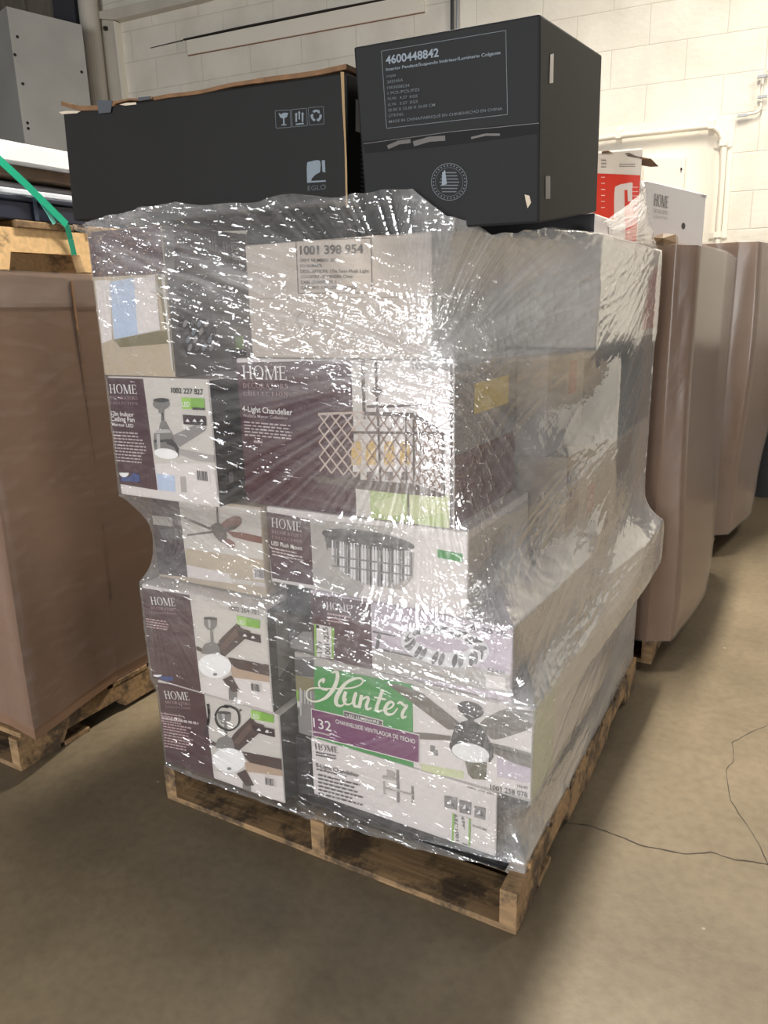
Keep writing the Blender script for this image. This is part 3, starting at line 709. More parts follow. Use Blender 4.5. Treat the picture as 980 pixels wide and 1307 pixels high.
A.poly('sticker', white_print, P(c4, [(120, 102), (194, 118), (192, 232), (122, 222)]), 4); A.poly('sticker', lime, P(c4, [(120, 102), (128, 104), (130, 224), (122, 222)]), 5); A.poly('sticker', lime, P(c4, [(184, 116), (194, 118), (192, 232), (184, 230)]), 5)
A.text('sticker', ink, sans('1001-225', .012), c4(182, 228), c4(170, 116), 6.5, 6); A.text('sticker', ink, sans('-176', .012), c4(152, 228), c4(146, 168), 6.5, 6); A.text('sticker', ink, sans('1', .012), c4(128, 120), c4(140, 122), 5, 6)
A.done()
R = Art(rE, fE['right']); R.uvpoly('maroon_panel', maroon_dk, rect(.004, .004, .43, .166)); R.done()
# dark carton between E and the fan boxes
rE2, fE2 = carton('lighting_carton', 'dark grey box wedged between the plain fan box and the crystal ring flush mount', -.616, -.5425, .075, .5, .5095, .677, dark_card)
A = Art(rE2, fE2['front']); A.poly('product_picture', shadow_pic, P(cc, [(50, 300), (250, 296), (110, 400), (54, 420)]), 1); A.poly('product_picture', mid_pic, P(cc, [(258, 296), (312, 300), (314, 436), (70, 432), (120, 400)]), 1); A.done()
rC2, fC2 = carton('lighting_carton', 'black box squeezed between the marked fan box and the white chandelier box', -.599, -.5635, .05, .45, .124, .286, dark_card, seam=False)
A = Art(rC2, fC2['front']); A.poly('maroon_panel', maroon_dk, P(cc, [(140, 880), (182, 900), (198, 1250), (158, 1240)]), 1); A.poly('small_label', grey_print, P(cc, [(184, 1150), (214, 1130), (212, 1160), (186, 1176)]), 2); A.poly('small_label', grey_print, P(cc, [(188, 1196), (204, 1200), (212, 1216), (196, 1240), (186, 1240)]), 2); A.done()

# ---- box F
rF, fF = carton('lighting_carton', 'flush mount box with crystal drum light pictured, under the large chandelier box', -.652, -.143, .065, .44, .6785, .867, white_print)
A = Art(rF, fF['front']); c2 = crop(320, 640, .3265)
A.poly('maroon_panel', maroon, P(c2, [(60, 40), (232, 70), (246, 328), (84, 300)]))
A.poly('product_picture', grey_print, P(c2, [(232, 70), (560, 100), (420, 380), (246, 326)]), 0); A.poly('product_picture', white_print, P(c2, [(560, 100), (850, 146), (850, 466), (420, 380)]), 0)
A.poly('product_picture', nickel_dk, P(c2, ell(460, 150, 184, 34, 9)), 2)
A.poly('product_picture', shadow_pic, P(c2, [(290, 140), (350, 150), (345, 192), (300, 190)]), 2)
A.poly('product_picture', grey_print, P(c2, [(300, 180), (640, 200), (634, 300), (590, 346), (440, 320), (330, 270)]), 2)
for k in range(30):
    x = 318 + k * 10.6; t = (k - 15) / 15; y0 = 150 + 1.6 * k; ln = 150 * math.sqrt(max(.15, 1 - t * t * .8))
    A.poly('product_picture', [crystal_lt, crystal, nickel_dk, crystal_lt][k % 4], P(c2, [(x, y0), (x + 6, y0 + 1), (x + 7, y0 + ln), (x + 3, y0 + ln + 10), (x, y0 + ln)]), 3)
for yy in (60, 96): A.poly('product_picture', crystal, P(c2, [(320, 150 + yy), (630, 190 + yy), (630, 196 + yy), (320, 157 + yy)]), 4)
A.poly('callout', green, P(c2, [(730, 186), (830, 204), (830, 238), (732, 218)]), 2)
home_logo(A, c2, 84, 98, 202, 118, 36)
A.text('lettering', ink_lt, sans('LED Flush Mount', .012), c2(84, 168), c2(204, 190), 16 * .3265)
A.greek('lettering', ink_grey, c2(84, 178), c2(214, 204), c2(88, 214), 3)
A.done()
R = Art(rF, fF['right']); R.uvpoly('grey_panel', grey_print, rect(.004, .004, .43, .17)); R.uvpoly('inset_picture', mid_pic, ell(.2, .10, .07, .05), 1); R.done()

# ---- box G: fan with brown blades
rG, fG = carton('lighting_carton', 'box picturing a long-rod fan with five brown blades, under the grey fan box', -1.01, -.6535, .05, .45, .64, .867, tan_pic)
A = Art(rG, fG['front']); c1 = crop(160, 620, .2653)
A.poly('maroon_panel', maroon_dk, P(c1, [(90, 40), (256, 66), (302, 440), (120, 420)]))
A.poly('maroon_panel', grey_print, P(c1, [(116, 140), (224, 152), (230, 196), (120, 184)]), 1); A.poly('maroon_panel', shadow_pic, P(c1, [(160, 210), (250, 205), (270, 260), (180, 250)]), 1)
A.poly('product_picture', wall_pic, P(c1, [(256, 66), (690, 120), (694, 490), (302, 440)]))
A.poly('product_picture', tan_pic, P(c1, [(288, 300), (692, 360), (694, 470), (400, 430), (296, 380)]), 1); A.poly('product_picture', white_print, P(c1, [(296, 380), (500, 420), (520, 470), (302, 440)]), 2)
br_rod = mat('picture_bronze_dark', S(74, 58, 52), .42); red_bl = mat('picture_red_brown_blade', S(122, 72, 58), .42)
A.poly('product_picture', br_rod, P(c1, [(436, 60), (444, 60), (452, 180), (443, 180)]), 3)
A.poly('product_picture', red_bl, P(c1, crom([(460, 210), (470, 175), (520, 146), (556, 152), (560, 180), (530, 206), (480, 222)], 4)), 3)
A.poly('product_picture', br_rod, P(c1, [(470, 205), (560, 182), (530, 208), (480, 224)]), 4)
A.poly('product_picture', red_bl, P(c1, [(490, 218), (560, 224), (690, 252), (690, 284), (600, 266), (520, 246)]), 3)
A.poly('product_picture', red_bl, P(c1, crom([(470, 252), (500, 256), (528, 276), (526, 296), (500, 296), (476, 272)], 4)), 3)
A.poly('product_picture', br_rod, P(c1, [(276, 148), (290, 150), (416, 200), (412, 212), (300, 168)]), 3); A.poly('product_picture', br_rod, P(c1, [(300, 232), (420, 216), (424, 226), (300, 242)]), 3)
A.poly('product_picture', br_rod, P(c1, crom([(414, 190), (450, 176), (482, 204), (490, 250), (470, 274), (440, 250), (420, 220)], 4)), 5); A.poly('product_picture', nickel_dk, P(c1, ell(446, 206, 22, 10, 30)), 6)
A.bars('barcode', mat('grey_ink'), white_print, [c1(614, 394), c1(680, 400), c1(684, 452), c1(620, 446)], margin=.12); A.done()

# ---- box H: grey fan, and the dark carton at its right
rH, fH = carton('lighting_carton', 'fifty-two inch indoor fan box at left, picturing a nickel fan with grey blades', -1.057, -.7335, .0, .42, .868, 1.163, white_print)
A = Art(rH, fH['front']); c7 = crop(120, 460, .2347)
A.poly('maroon_panel', maroon, P(c7, [(66, 94), (268, 100), (348, 706), (142, 672)]))
A.poly('product_picture', wall_pic, P(c7, [(268, 100), (622, 110), (684, 742), (348, 706)]))
A.poly('product_picture', white_print, P(c7, [(330, 560), (640, 560), (684, 742), (348, 706)]), 1); A.poly('product_picture', sky_pic, P(c7, [(342, 614), (440, 626), (446, 714), (350, 704)]), 2); A.poly('product_picture', grey_print, P(c7, [(470, 630), (500, 630), (508, 718), (476, 716)]), 2)
A.poly('product_picture', blade_gr, P(c7, [(400, 420), (550, 352), (614, 366), (606, 382), (470, 470)]), 3); A.poly('product_picture', mat('picture_pale_grey_blade', S(172, 166, 162), .42), P(c7, [(466, 480), (656, 516), (664, 556), (560, 546), (462, 510)]), 3)
A.poly('product_picture', nickel, P(c7, ell(368, 236, 46, 32)), 3); A.poly('product_picture', nickel_dk, P(c7, ell(368, 216, 44, 12)), 4); A.poly('product_picture', nickel, P(c7, [(350, 250), (388, 250), (382, 286), (356, 286)]), 4)
A.poly('product_picture', nickel_dk, P(c7, [(368, 284), (382, 284), (384, 330), (370, 330)]), 4)
A.poly('product_picture', nickel, P(c7, crom([(356, 378), (364, 340), (376, 326), (390, 330), (402, 350), (414, 376)], 4)), 5)
A.poly('product_picture', nickel_lt, P(c7, crom([(330, 400), (350, 378), (412, 376), (426, 400), (426, 420), (330, 430)], 4)), 5)
A.poly('product_picture', nickel, P(c7, [(330, 396), (426, 392), (440, 440), (464, 486), (460, 510), (336, 490), (328, 460)]), 5); A.poly('product_picture', nickel_dk, P(c7, [(328, 432), (430, 426), (436, 440), (330, 446)]), 6); A.poly('product_picture', nickel_dk, P(c7, [(396, 424), (440, 440), (464, 478), (460, 508), (440, 470), (400, 452)]), 6)
A.poly('product_picture', nickel_lt, P(c7, [(344, 400), (362, 398), (366, 484), (350, 484)]), 6)
A.poly('product_picture', glass_w, P(c7, ell(398, 506, 66, 28, 8)), 7)
A.poly('callout', lime, P(c7, [(478, 202), (602, 206), (606, 262), (484, 264)]), 4); A.poly('callout', lime2, P(c7, [(478, 202), (530, 204), (534, 264), (484, 264)]), 5); A.text('callout', glass_w, sans('LED', .012), c7(486, 250), c7(526, 250), 26 * .2347, 6); A.poly('callout', ink, P(c7, [(540, 254), (606, 258), (607, 270), (541, 268)]), 6)
A.poly('callout', maroon_dk, P(c7, [(486, 294), (612, 302), (616, 356), (492, 346)]), 5)
for x in (514, 552, 590): A.poly('callout', glass_w, P(c7, [(x - 12, 332), (x - 2, 318), (x + 2, 318), (x + 12, 334)]), 6)
home_logo(A, c7, 92, 178, 240, 182, 48)
A.text('lettering', ink_lt, sans('52in Indoor', .014), c7(94, 298), c7(222, 306), 24 * .2347); A.text('lettering', ink_lt, sans('Ceiling Fan', .014), c7(98, 328), c7(226, 334), 26 * .2347); A.text('lettering', ink_lt, sans('Mercer LED', .01), c7(102, 354), c7(220, 364), 18 * .2347)
A.greek('lettering', ink_grey, c7(104, 384), c7(284, 396), c7(128, 556), 10, .42)
A.text('item_number', ink, sans('1002 227 827', .012), c7(424, 176), c7(598, 186), 30 * .2347)
A.bars('barcode', ink, white_print, [c7(552, 588), c7(630, 596), c7(636, 666), c7(558, 656)], margin=.12)
A.poly('blue_emblem', blue_m, P(c7, [(150, 630), (196, 636), (216, 610), (250, 620), (256, 660), (150, 656)]), 4); A.poly('blue_emblem', glass_w, P(c7, ell(168, 610, 26, 24, 0, 0, 180)), 5); A.done()
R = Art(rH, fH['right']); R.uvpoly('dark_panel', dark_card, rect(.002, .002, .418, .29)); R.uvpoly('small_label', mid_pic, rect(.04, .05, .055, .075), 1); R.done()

# ---- box I: the chandelier box
rI, fI = carton('lighting_carton', 'large four-light chandelier box picturing a lattice cage light, centre of the front', -.709, -.1735, .065, .42, .868, 1.2045, white_print)
A = Art(rI, fI['front']); c8 = crop(290, 440, .3163)
A.poly('maroon_panel', maroon, P(c8, [(38, 72), (512, 62), (530, 738), (72, 655)]))
A.poly('product_picture', white_print, P(c8, [(512, 62), (918, 76), (912, 790), (530, 738)]))
A.poly('product_picture', wall_pic, P(c8, [(500, 60), (566, 60), (576, 735), (524, 728)]), 1); A.poly('product_picture', bronze, P(c8, [(540, 60), (556, 60), (560, 300), (548, 300)]), 2)
A.poly('product_picture', bronze, P(c8, [(900, 76), (920, 76), (914, 790), (898, 788)]), 1)
A.poly('product_picture', leafy, P(c8, [(576, 588), (728, 600), (728, 758), (580, 738)]), 1); A.poly('product_picture', leafy2, P(c8, [(734, 600), (896, 606), (896, 786), (736, 760)]), 1); A.poly('product_picture', leafy2, P(c8, [(590, 640), (700, 600), (720, 680), (640, 700)]), 2); A.poly('product_picture', leafy, P(c8, [(760, 700), (880, 680), (890, 780), (770, 760)]), 2)
A.poly('product_picture', bronze, P(c8, [(727, 600), (735, 600), (737, 760), (729, 758)]), 3)
A.poly('product_picture', bronze, P(c8, [(564, 244), (836, 238), (836, 246), (600, 256), (564, 254)]), 3)
A.poly('product_picture', bronze, P(c8, [(596, 52), (606, 52), (614, 300), (604, 300)]), 4); A.poly('product_picture', bronze, P(c8, crom([(580, 188), (604, 166), (628, 186), (608, 206), (580, 188)], 4)), 5)
for x in (522, 580, 654, 718): A.poly('product_picture', amber, P(c8, crom([(x - 18, 400), (x, 388), (x + 18, 400), (x + 18, 484), (x - 18, 484), (x - 18, 400)], 4)), 3); A.poly('product_picture', white_print, P(c8, rect(x - 14, 484, x + 14, 512)), 3); A.poly('product_picture', bronze, P(c8, rect(x - 16, 512, x + 16, 546)), 3)
def lattice(q, nx, ny, w, m):
    """crossing diagonal bars on the quadrilateral q (top left, top right, bottom right, bottom left)"""
    f = lambda u, v: tuple((q[0][i] * (1 - u) + q[1][i] * u) * (1 - v) + (q[3][i] * (1 - u) + q[2][i] * u) * v for i in (0, 1))
    for s in (1, -1):
        for k in range(-ny, nx + 1):
            u0, u1 = k / nx, (k + ny) / nx; v0, v1 = 0.0, 1.0
            if u0 < 0: v0 = -u0 * nx / ny; u0 = 0
            if u1 > 1: v1 = 1 - (u1 - 1) * nx / ny; u1 = 1
            if u1 - u0 < .02: continue
            a, b2 = ((u0, v0), (u1, v1)) if s > 0 else ((u0, 1 - v0), (u1, 1 - v1))
            for qd in ribbon([c8(*f(*a)), c8(*f(*b2))], w): A.poly('product_picture', m, qd, 5)
lat = mat('picture_lattice', S(138, 112, 98), .42); lat_pale = mat('picture_lattice_pale', S(196, 176, 164), .42)
lattice([(370, 278), (560, 276), (566, 540), (376, 510)], 4, 4, 2.0, lat_pale); lattice([(560, 276), (752, 278), (756, 560), (566, 545)], 4, 4, 1.8, lat); lattice([(752, 290), (876, 362), (874, 600), (756, 560)], 4, 5, 2.0, lat)
for q in ([(752, 274), (764, 278), (878, 350), (878, 366), (752, 296)], [(866, 350), (880, 352), (880, 612), (866, 608)], [(750, 274), (758, 274), (760, 580), (752, 580)], [(556, 270), (752, 274), (752, 292), (556, 284)], [(500, 348), (866, 350), (866, 362), (500, 358)], [(350, 530), (760, 560), (880, 604), (878, 614), (700, 600), (540, 582), (360, 552)], [(606, 280), (614, 280), (624, 560), (616, 560)], [(720, 280), (726, 280), (728, 560), (722, 560)]): A.poly('product_picture', bronze, P(c8, q), 6)
A.poly('product_picture', lat_pale, P(c8, [(370, 274), (556, 268), (556, 276), (370, 284)]), 6)
home_logo(A, c8, 66, 138, 246, 142, 54)
A.text('lettering', ink_lt, sans('4-Light Chandelier', .012), c8(64, 268), c8(266, 284), 24 * .3163); A.text('lettering', ink_grey, sans('Wallace Manor Collection', .006), c8(66, 290), c8(246, 302), 13 * .3163)
A.greek('lettering', ink_grey, c8(70, 308), c8(286, 326), c8(74, 372), 5, .4); A.greek('lettering', ink_grey, c8(110, 386), c8(152, 390), c8(110, 398), 1, .7)
A.text('item_number', ink, sans('1002 427 052', .012), c8(750, 98), c8(912, 104), 28 * .3163); A.done()
yellow = mat('yellow_label', S(214, 186, 84), .42); red_l = mat('red_print', S(168, 52, 46), .42)
R = Art(rI, fI['right']); R.uvpoly('grey_panel', mid_pic, rect(.004, .15, .35, .333)); R.uvpoly('maroon_panel', mat('red_maroon_print', S(92, 32, 34), .42), rect(.004, .004, .35, .15)); R.uvpoly('yellow_label', yellow, rect(.10, .22, .30, .283), 2); R.done()

# ---- box J: plain carton with the printed frame
beige = mat('beige_card', S(192, 180, 168), .55, var=.04, vscale=6)
rJ, fJ = carton('lighting_carton', 'plain beige carton with black printed shipping frame, under the black boxes', -.662, -.2185, .065, .40, 1.2045, 1.441, beige)
A = Art(rJ, fJ['front']); c6 = crop(290, 270, .3163)
for seg in ([(278, 116), (580, 108)], [(580, 108), (586, 328)], [(586, 328), (288, 330)], [(288, 330), (278, 116)]): A.stroke('lettering', ink, [c6(*p) for p in seg], .8, 2, False)
A.text('lettering', ink, sans('1001 398 954', .022), c6(296, 174), c6(550, 168), 36 * .3163)
for i, (t, x) in enumerate((('DEPT NUMBER: 27L', 445), ('PO NUMBER:', 386), ('DESCRIPTION: 17in Semi-Flush Light', 574), ('COUNTRY OF ORIGIN: China', 508), ('CASE QUANTITY: 1', 440), ('CASE WT: 5.95 LBS / 2.70 KGS', 526))):
    A.text('lettering', ink, sans(t, .012), c6(296 + i, 204 + i * 22), c6(x, 202 + i * 22), 13 * .3163)
A.stroke('seam', mat('seam_line', S(120, 108, 98), .6), [c6(70, 352), c6(822, 344)], .7, 2, False); A.stroke('ring_mark', mat('seam_line'), [c6(*p) for p in ell(318, 440, 36, 36)] + [c6(354, 440)], .8, 2, False); A.done()
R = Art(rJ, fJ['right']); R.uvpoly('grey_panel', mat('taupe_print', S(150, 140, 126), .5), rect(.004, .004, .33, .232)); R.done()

# ---- box K: turned on its side
rK, fK = carton('lighting_carton', 'box lying on its side with sideways lettering, above the grey fan box', -1.066, -.832, .0, .36, 1.163, 1.4895, tan_pic)
A = Art(rK, fK['front']); ck = crop(100, 270, .2551)
A.poly('maroon_panel', maroon, P(ck, [(38, 40), (830, 40), (834, 300), (480, 310), (76, 328)])); 
A.poly('product_picture', tan_pic, P(ck, [(76, 328), (480, 310), (510, 800), (140, 826)]))
R = Art(rK, fK['right']); R.uvpoly('product_picture', mid_pic, rect(.002, .002, .358, .325)); R.poly('maroon_panel', maroon, P(ck, [(478, 40), (836, 40), (838, 300), (478, 310)]), 1)
A.poly('product_picture', white_print, P(ck, [(84, 345), (160, 342), (170, 640), (120, 660)]), 1)
A.poly('product_picture', olive_pic, P(ck, [(180, 640), (414, 596), (440, 600), (392, 316), (416, 314), (452, 660), (210, 680)]), 2)
A.poly('product_picture', sky_pic, P(ck, [(160, 350), (386, 316), (412, 592), (180, 640)]), 2); A.poly('product_picture', white_print, P(ck, [(280, 332), (386, 316), (412, 592), (300, 612)]), 3)
A.poly('product_picture', wall_pic, P(ck, [(416, 314), (468, 312), (500, 790), (470, 792)]), 3)
R.poly('product_picture', shadow_pic, P(ck, [(480, 380), (560, 340), (640, 400), (690, 600), (640, 700), (540, 720), (500, 600)]), 2)
for k in range(16): R.poly('product_picture', [crystal_lt, crystal, sky_pic][k % 3], P(ck, ell(530 + 36 * (k % 4) + 8 * (k // 4), 560 + 40 * (k // 4), 10, 20, 20, n=10)), 4)
R.poly('product_picture', maroon_dk, P(ck, [(760, 690), (838, 690), (838, 790), (770, 790)]), 3); R.poly('callout', lime, P(ck, [(780, 628), (822, 622), (826, 684), (784, 690)]), 4)
R.text('lettering', ink_lt, serif('HOME'), ck(756, 132), ck(768, 258), 9.0); R.greek('lettering', ink_dim, ck(735, 150), ck(742, 240), ck(715, 150), 2); R.greek('lettering', ink_dim, ck(682, 128), ck(688, 200), ck(640, 128), 3); R.done(); A.done()

# ---- the two black cartons on top
tl = math.radians(2.5)
rL, fL = carton('lighting_carton', 'long black carton on top at left with torn flaps and printed handling symbols', -1.162, -.386, .05, .45, 1.507, 1.743, black_card, tilt=tl, group='black cartons on top of the stack', seam=False)
A = Art(rL, fL['front']); sy = crop(340, 120, .1122); bl = crop(250, 70, .2245); grey_ink2 = mat('slate_ink', S(112, 122, 130), .55); grey_ink3 = mat('dim_slate_ink', S(74, 80, 84), .55)
A.poly('emblem', grey_ink2, P(sy, crom([(466, 1012), (464, 800), (500, 770), (612, 760), (614, 890)], 3) + [(612, 890), (560, 920), (520, 960), (512, 990), (676, 980), (678, 998)]), 1)
A.poly('emblem', grey_ink2, P(sy, [(632, 756), (668, 752), (674, 896), (640, 884)]), 1)
A.text('emblem', grey_ink3, sans('EGLO', .0), sy(474, 1100), sy(680, 1084), 58 * .1122, 1)
for x0, y0, x1, y1 in ((104, 192, 276, 184), (290, 178, 462, 164), (480, 158, 652, 144)):
    for seg in ([(x0, y0), (x1, y1)], [(x1, y1), (x1 + 8, y1 + 196)], [(x1 + 8, y1 + 196), (x0 + 10, y0 + 198)], [(x0 + 10, y0 + 198), (x0, y0)]): A.stroke('handling_symbols', grey_ink3, [sy(*p) for p in seg], .9, 1, False)
A.poly('handling_symbols', grey_ink2, P(sy, [(140, 218), (172, 230), (196, 214), (250, 216), (240, 258), (208, 280), (210, 344), (232, 346), (232, 356), (174, 360), (172, 350), (194, 346), (192, 280), (160, 268)]), 1)
for x in (342, 376, 414):
    dy = -(x - 342) * .08 - (26 if x == 376 else 0)
    A.poly('handling_symbols', grey_ink2, P(sy, [(x - 9, 320 + dy * .3), (x - 9, 240 + dy), (x - 18, 240 + dy), (x, 212 + dy), (x + 18, 238 + dy), (x + 9, 239 + dy), (x + 10, 318 + dy * .3)] if x != 376 else [(x - 7, 290), (x - 7, 220), (x - 17, 220), (x, 192), (x + 18, 218), (x + 8, 219), (x + 10, 290)]), 1)
A.poly('handling_symbols', grey_ink2, P(sy, [(336, 338), (428, 328), (430, 344), (338, 354)]), 1)
for k in range(3):
    c = (570, 248); a0 = -90 + 120 * k
    A.stroke('handling_symbols', grey_ink2, [sy(c[0] + 50 * math.cos(math.radians(a)) * (1 if True else 1), c[1] + 56 * math.sin(math.radians(a))) for a in (a0 - 44, a0 - 20, a0 + 8, a0 + 30)], 3.0, 1)
    e = a0 + 52; A.poly('handling_symbols', grey_ink2, P(sy, [(570 + r_ * math.cos(math.radians(aa)), 248 + r_ * 1.1 * math.sin(math.radians(aa))) for r_, aa in ((28, e - 22), (72, e - 22), (50, e + 6))]), 1)
A.done()
# torn lid: brown flap edges, tape pieces, raw corner
ft = fL['front']
def on(f, px, lift): return f.w(f.uv(px), lift)
z3f = crop(70, 80, .1939)
b = MB()
def flap(pts, depth, th, m):
    """a lid flap: outline along the top edge seen from the front, running back over the box"""
    up = [on(ft, p, .004) for p in pts]; k = len(up)
    for i in range(k - 1):
        a, c = up[i], up[i + 1]; wob = .004 * math.sin(i * 2.1)
        v = [a, c, c + ft.V * th, a + ft.V * th]; back = [p - ft.N * depth + ft.V * wob for p in v]
        b.add(v + back, [[0, 1, 2, 3], [7, 6, 5, 4], [3, 2, 6, 7], [1, 0, 4, 5], [0, 3, 7, 4], [2, 1, 5, 6]], m)
flap([z3f(52, 285), z3f(120, 305), z3f(180, 318), z3f(300, 315), z3f(400, 285)], .19, .010, kraft_dk); b.build('lid_flap', rL)
b = MB(); flap([z3f(400, 275), z3f(440, 262), z3f(500, 250), z3f(560, 252), z3f(650, 240)], .19, .004, kraft_dk); b.build('lid_flap', rL)
b = MB(); flap([z3f(660, 250), z3f(760, 232), z3f(860, 222), z3f(980, 205), bl(200, 185), bl(350, 162)], .19, .007, kraft_dk); b.build('lid_flap', rL)
b = MB(); flap([bl(350, 165), bl(450, 150), bl(560, 138), bl(700, 118), bl(830, 90), bl(862, 84)], .19, .0085, kraft_dk); b.build('lid_flap', rL)
for px in ([(290, 250), (392, 252), (378, 330), (300, 338)], [(560, 232), (640, 224), (640, 244), (560, 256)]):
    b = MB(); q = [on(ft, z3f(*p), .0052) for p in px]; b.add(q + [v - ft.N * .0008 for v in q], [[3, 2, 1, 0], [0, 1, 5, 4], [1, 2, 6, 5], [2, 3, 7, 6], [3, 0, 4, 7]], mat('grey_duct_tape', S(74, 78, 82), .4)); b.build('packing_tape', rL)
b = MB()
for px in ([(30, 326), (80, 318), (176, 320), (150, 334), (50, 340)], [(430, 278), (470, 266), (540, 262), (542, 276), (470, 284)]):
    q = [on(ft, z3f(*p), .0022) for p in px]; b.add(q, [list(range(len(q)))[::-1]], mat('torn_liner', S(190, 176, 156), .8))
b.build('torn_paper', rL)
b = MB()
b.add([on(ft, bl(*p), .0024) for p in [(826, 98), (846, 100), (850, 300), (862, 620), (866, 860), (856, 862), (848, 500), (836, 300)]], [list(range(8))[::-1]], mat('worn_edge', S(150, 124, 88), .8)); b.build('worn_edge', rL)
R = Art(rL, fL['right']); R.uvpoly('spec_label', grey_print, rect(.03, .14, .075, .195), 1)
for i in range(14): R.uvpoly('spec_label', grey_ink3, rect(.05, .02 + i * .008, .05 + random.uniform(.07, .16), .024 + i * .008), 1)
R.done()

carton('lighting_carton', 'flat black filler carton added to darken the gap between the beige carton and the long black carton', -.66, -.36, .07, .42, 1.442, 1.488, black_card, seam=False)  # added to fill the gap here and keep it dark
MM_ = Matrix.Translation((-.3311, .0168, 1.4392)) @ Matrix.Rotation(math.radians(3.0), 4, 'Z') @ Matrix.Rotation(math.radians(.72), 4, 'Y') @ Matrix.Rotation(math.radians(7.3), 4, 'X')
rM, fM = carton('lighting_carton', 'large black cubic carton on top at right with grey printed spec frame', 0, .3277, 0, .4776, 0, .3023, black_card2, film=False, group='black cartons on top of the stack', seam=False, mtx=MM_)
BOXES.append((-.34, -.15, .005, .3, 1.435, 1.74))
A = Art(rM, fM['front']); cm = crop(440, 0, .3673); mt = crop(480, 50, .1837)
for seg in ([(128, 178), (560, 106)], [(560, 106), (566, 398)], [(566, 398), (146, 446)], [(146, 446), (128, 178)]): A.stroke('spec_frame', grey_ink3, [cm(*p) for p in seg], .9, 1, False)
A.text('lettering', grey_ink2, sans('4600448842', .026), mt(70, 174), mt(438, 120), 58 * .1837, 2)
lines = [('Interior Pendant/Suspendu Intérieur/Luminario Colgante', 72, 222, 866, 104, 22), ('triple', 74, 268, 140, 258, 20), ('202545A', 78, 308, 190, 292, 20), ('1003028234', 80, 348, 234, 330, 20), ('1 PCS./PCS./PZS', 82, 386, 304, 360, 20), ('N.W.  4.37  KGS', 84, 424, 290, 404, 20), ('G.W.  5.57  KGS', 84, 466, 292, 442, 20), ('35.00 X 33.50 X 36.00 CM', 86, 504, 412, 466, 20), ('C/TK/NO.', 88, 542, 196, 530, 20), ('MADE IN CHINA/FABRIQUÉ EN CHINE/HECHO EN CHINA', 92, 584, 878, 492, 20)]
for t, x0, y0, x1, y1, h in lines: A.text('lettering', grey_ink2 if h > 20 else grey_ink3, sans(t, .012), mt(x0, y0), mt(x1, y1), h * .1837, 2)
c0 = (364, 632)
A.stroke('round_stamp', grey_ink3, P(cm, ell(*c0, 62, 64)) + [cm(c0[0] + 62, c0[1])], .9, 2, False); A.stroke('round_stamp', grey_ink3, P(cm, ell(*c0, 48, 50)) + [cm(c0[0] + 48, c0[1])], .5, 2, False)
for k in range(7): A.poly('round_stamp', grey_ink3, P(cm, rect(c0[0] - 34 + 3 * abs(k - 3), c0[1] - 34 + k * 11, c0[0] + 34 - 3 * abs(k - 3), c0[1] - 30 + k * 11)), 2)
A.poly('round_stamp', grey_ink2, P(cm, [(340, 600), (350, 590), (356, 640), (338, 645)]), 3)
for k in range(30):
    a = 2 * PI * k / 30; A.poly('round_stamp', grey_ink3, P(cm, ell(c0[0] + 55 * math.cos(a), c0[1] + 57 * math.sin(a), 3, 3, n=6)), 2)
A.done()
tape_m = mat('black_tape_glossy', S(15, 15, 16), .65, spec=.2)
b = MB(); fm_ = fM['front']
q = [on(fm_, cm(*p), .0012) for p in [(62, 492), (300, 470), (500, 440), (676, 425), (676, 462), (480, 490), (300, 512), (70, 532)]]
b.add(q, [list(range(8))[::-1]], tape_m); b.build('packing_tape', rM)
b = MB()  # paler strokes along the tape
for p0, p1, p2 in (((150, 512), (230, 490), 14), ((240, 500), (350, 480), 18), ((440, 480), (540, 468), 8), ((66, 500), (676, 428), 2.5)):
    for qd in ribbon([cm(*p0), cm((p0[0] + p1[0]) / 2, (p0[1] + p1[1]) / 2 - 6), cm(*p1)], p2 * .3673): b.add([on(fm_, p, .0018) for p in qd], [[3, 2, 1, 0], ], mat('paler_tape', S(66, 61, 56), .5))
b.build('tape_streak', rM)
b = MB(); b.add([on(fm_, cm(*p), .0018) for p in [(626, 676), (642, 680), (648, 704), (636, 724), (630, 700)]], [[4, 3, 2, 1, 0]], mat('torn_liner')); b.build('torn_paper', rM)
R = Art(rM, fM['right']); R.poly('label', grey_print, P(cm, [(712, 190), (724, 186), (722, 288), (709, 290)]), 1)
R.poly('tape_patch', mat('dim_tape', S(62, 64, 66), .4), P(cm, [(696, 612), (712, 612), (712, 690), (696, 692)]), 1); R.done()

# ---- second row: cartons behind the front row, their right sides seen through the film
rR, f = carton('lighting_carton', 'taupe carton low on the right side of the pallet, rearmost', -.50, -.012, .67, 1.20, .121, .42, mat('taupe_card', S(158, 146, 130), .6)); R = Art(rR, f['right']); R.uvpoly('dark_panel', shadow_pic, [(.0 + .01, .02), (.5, .1), (.5, .2), (.01, .09)]); R.done()
rR, f = carton('lighting_carton', 'beige carton halfway up the right rear of the stack', -.50, -.012, .60, 1.20, .5095, .72, beige); R = Art(rR, f['right']); R.uvpoly('grey_panel', mid_pic, rect(.02, .02, .25, .19)); R.done()
carton('lighting_carton', 'flat white carton behind the green script box near the rear', -.50, .0, .70, 1.20, .42, .5085, grey_print)
rR, f = carton('lighting_carton', 'taupe carton with a red patch, right side above the beige one', -.52, -.055, .45, .76, .72, .955, mat('taupe_card')); R = Art(rR, f['right']); R.uvpoly('red_patch', red_l, rect(.20, .04, .28, .12), 1); R.uvpoly('maroon_panel', maroon, rect(.005, .06, .12, .2), 1); R.done()
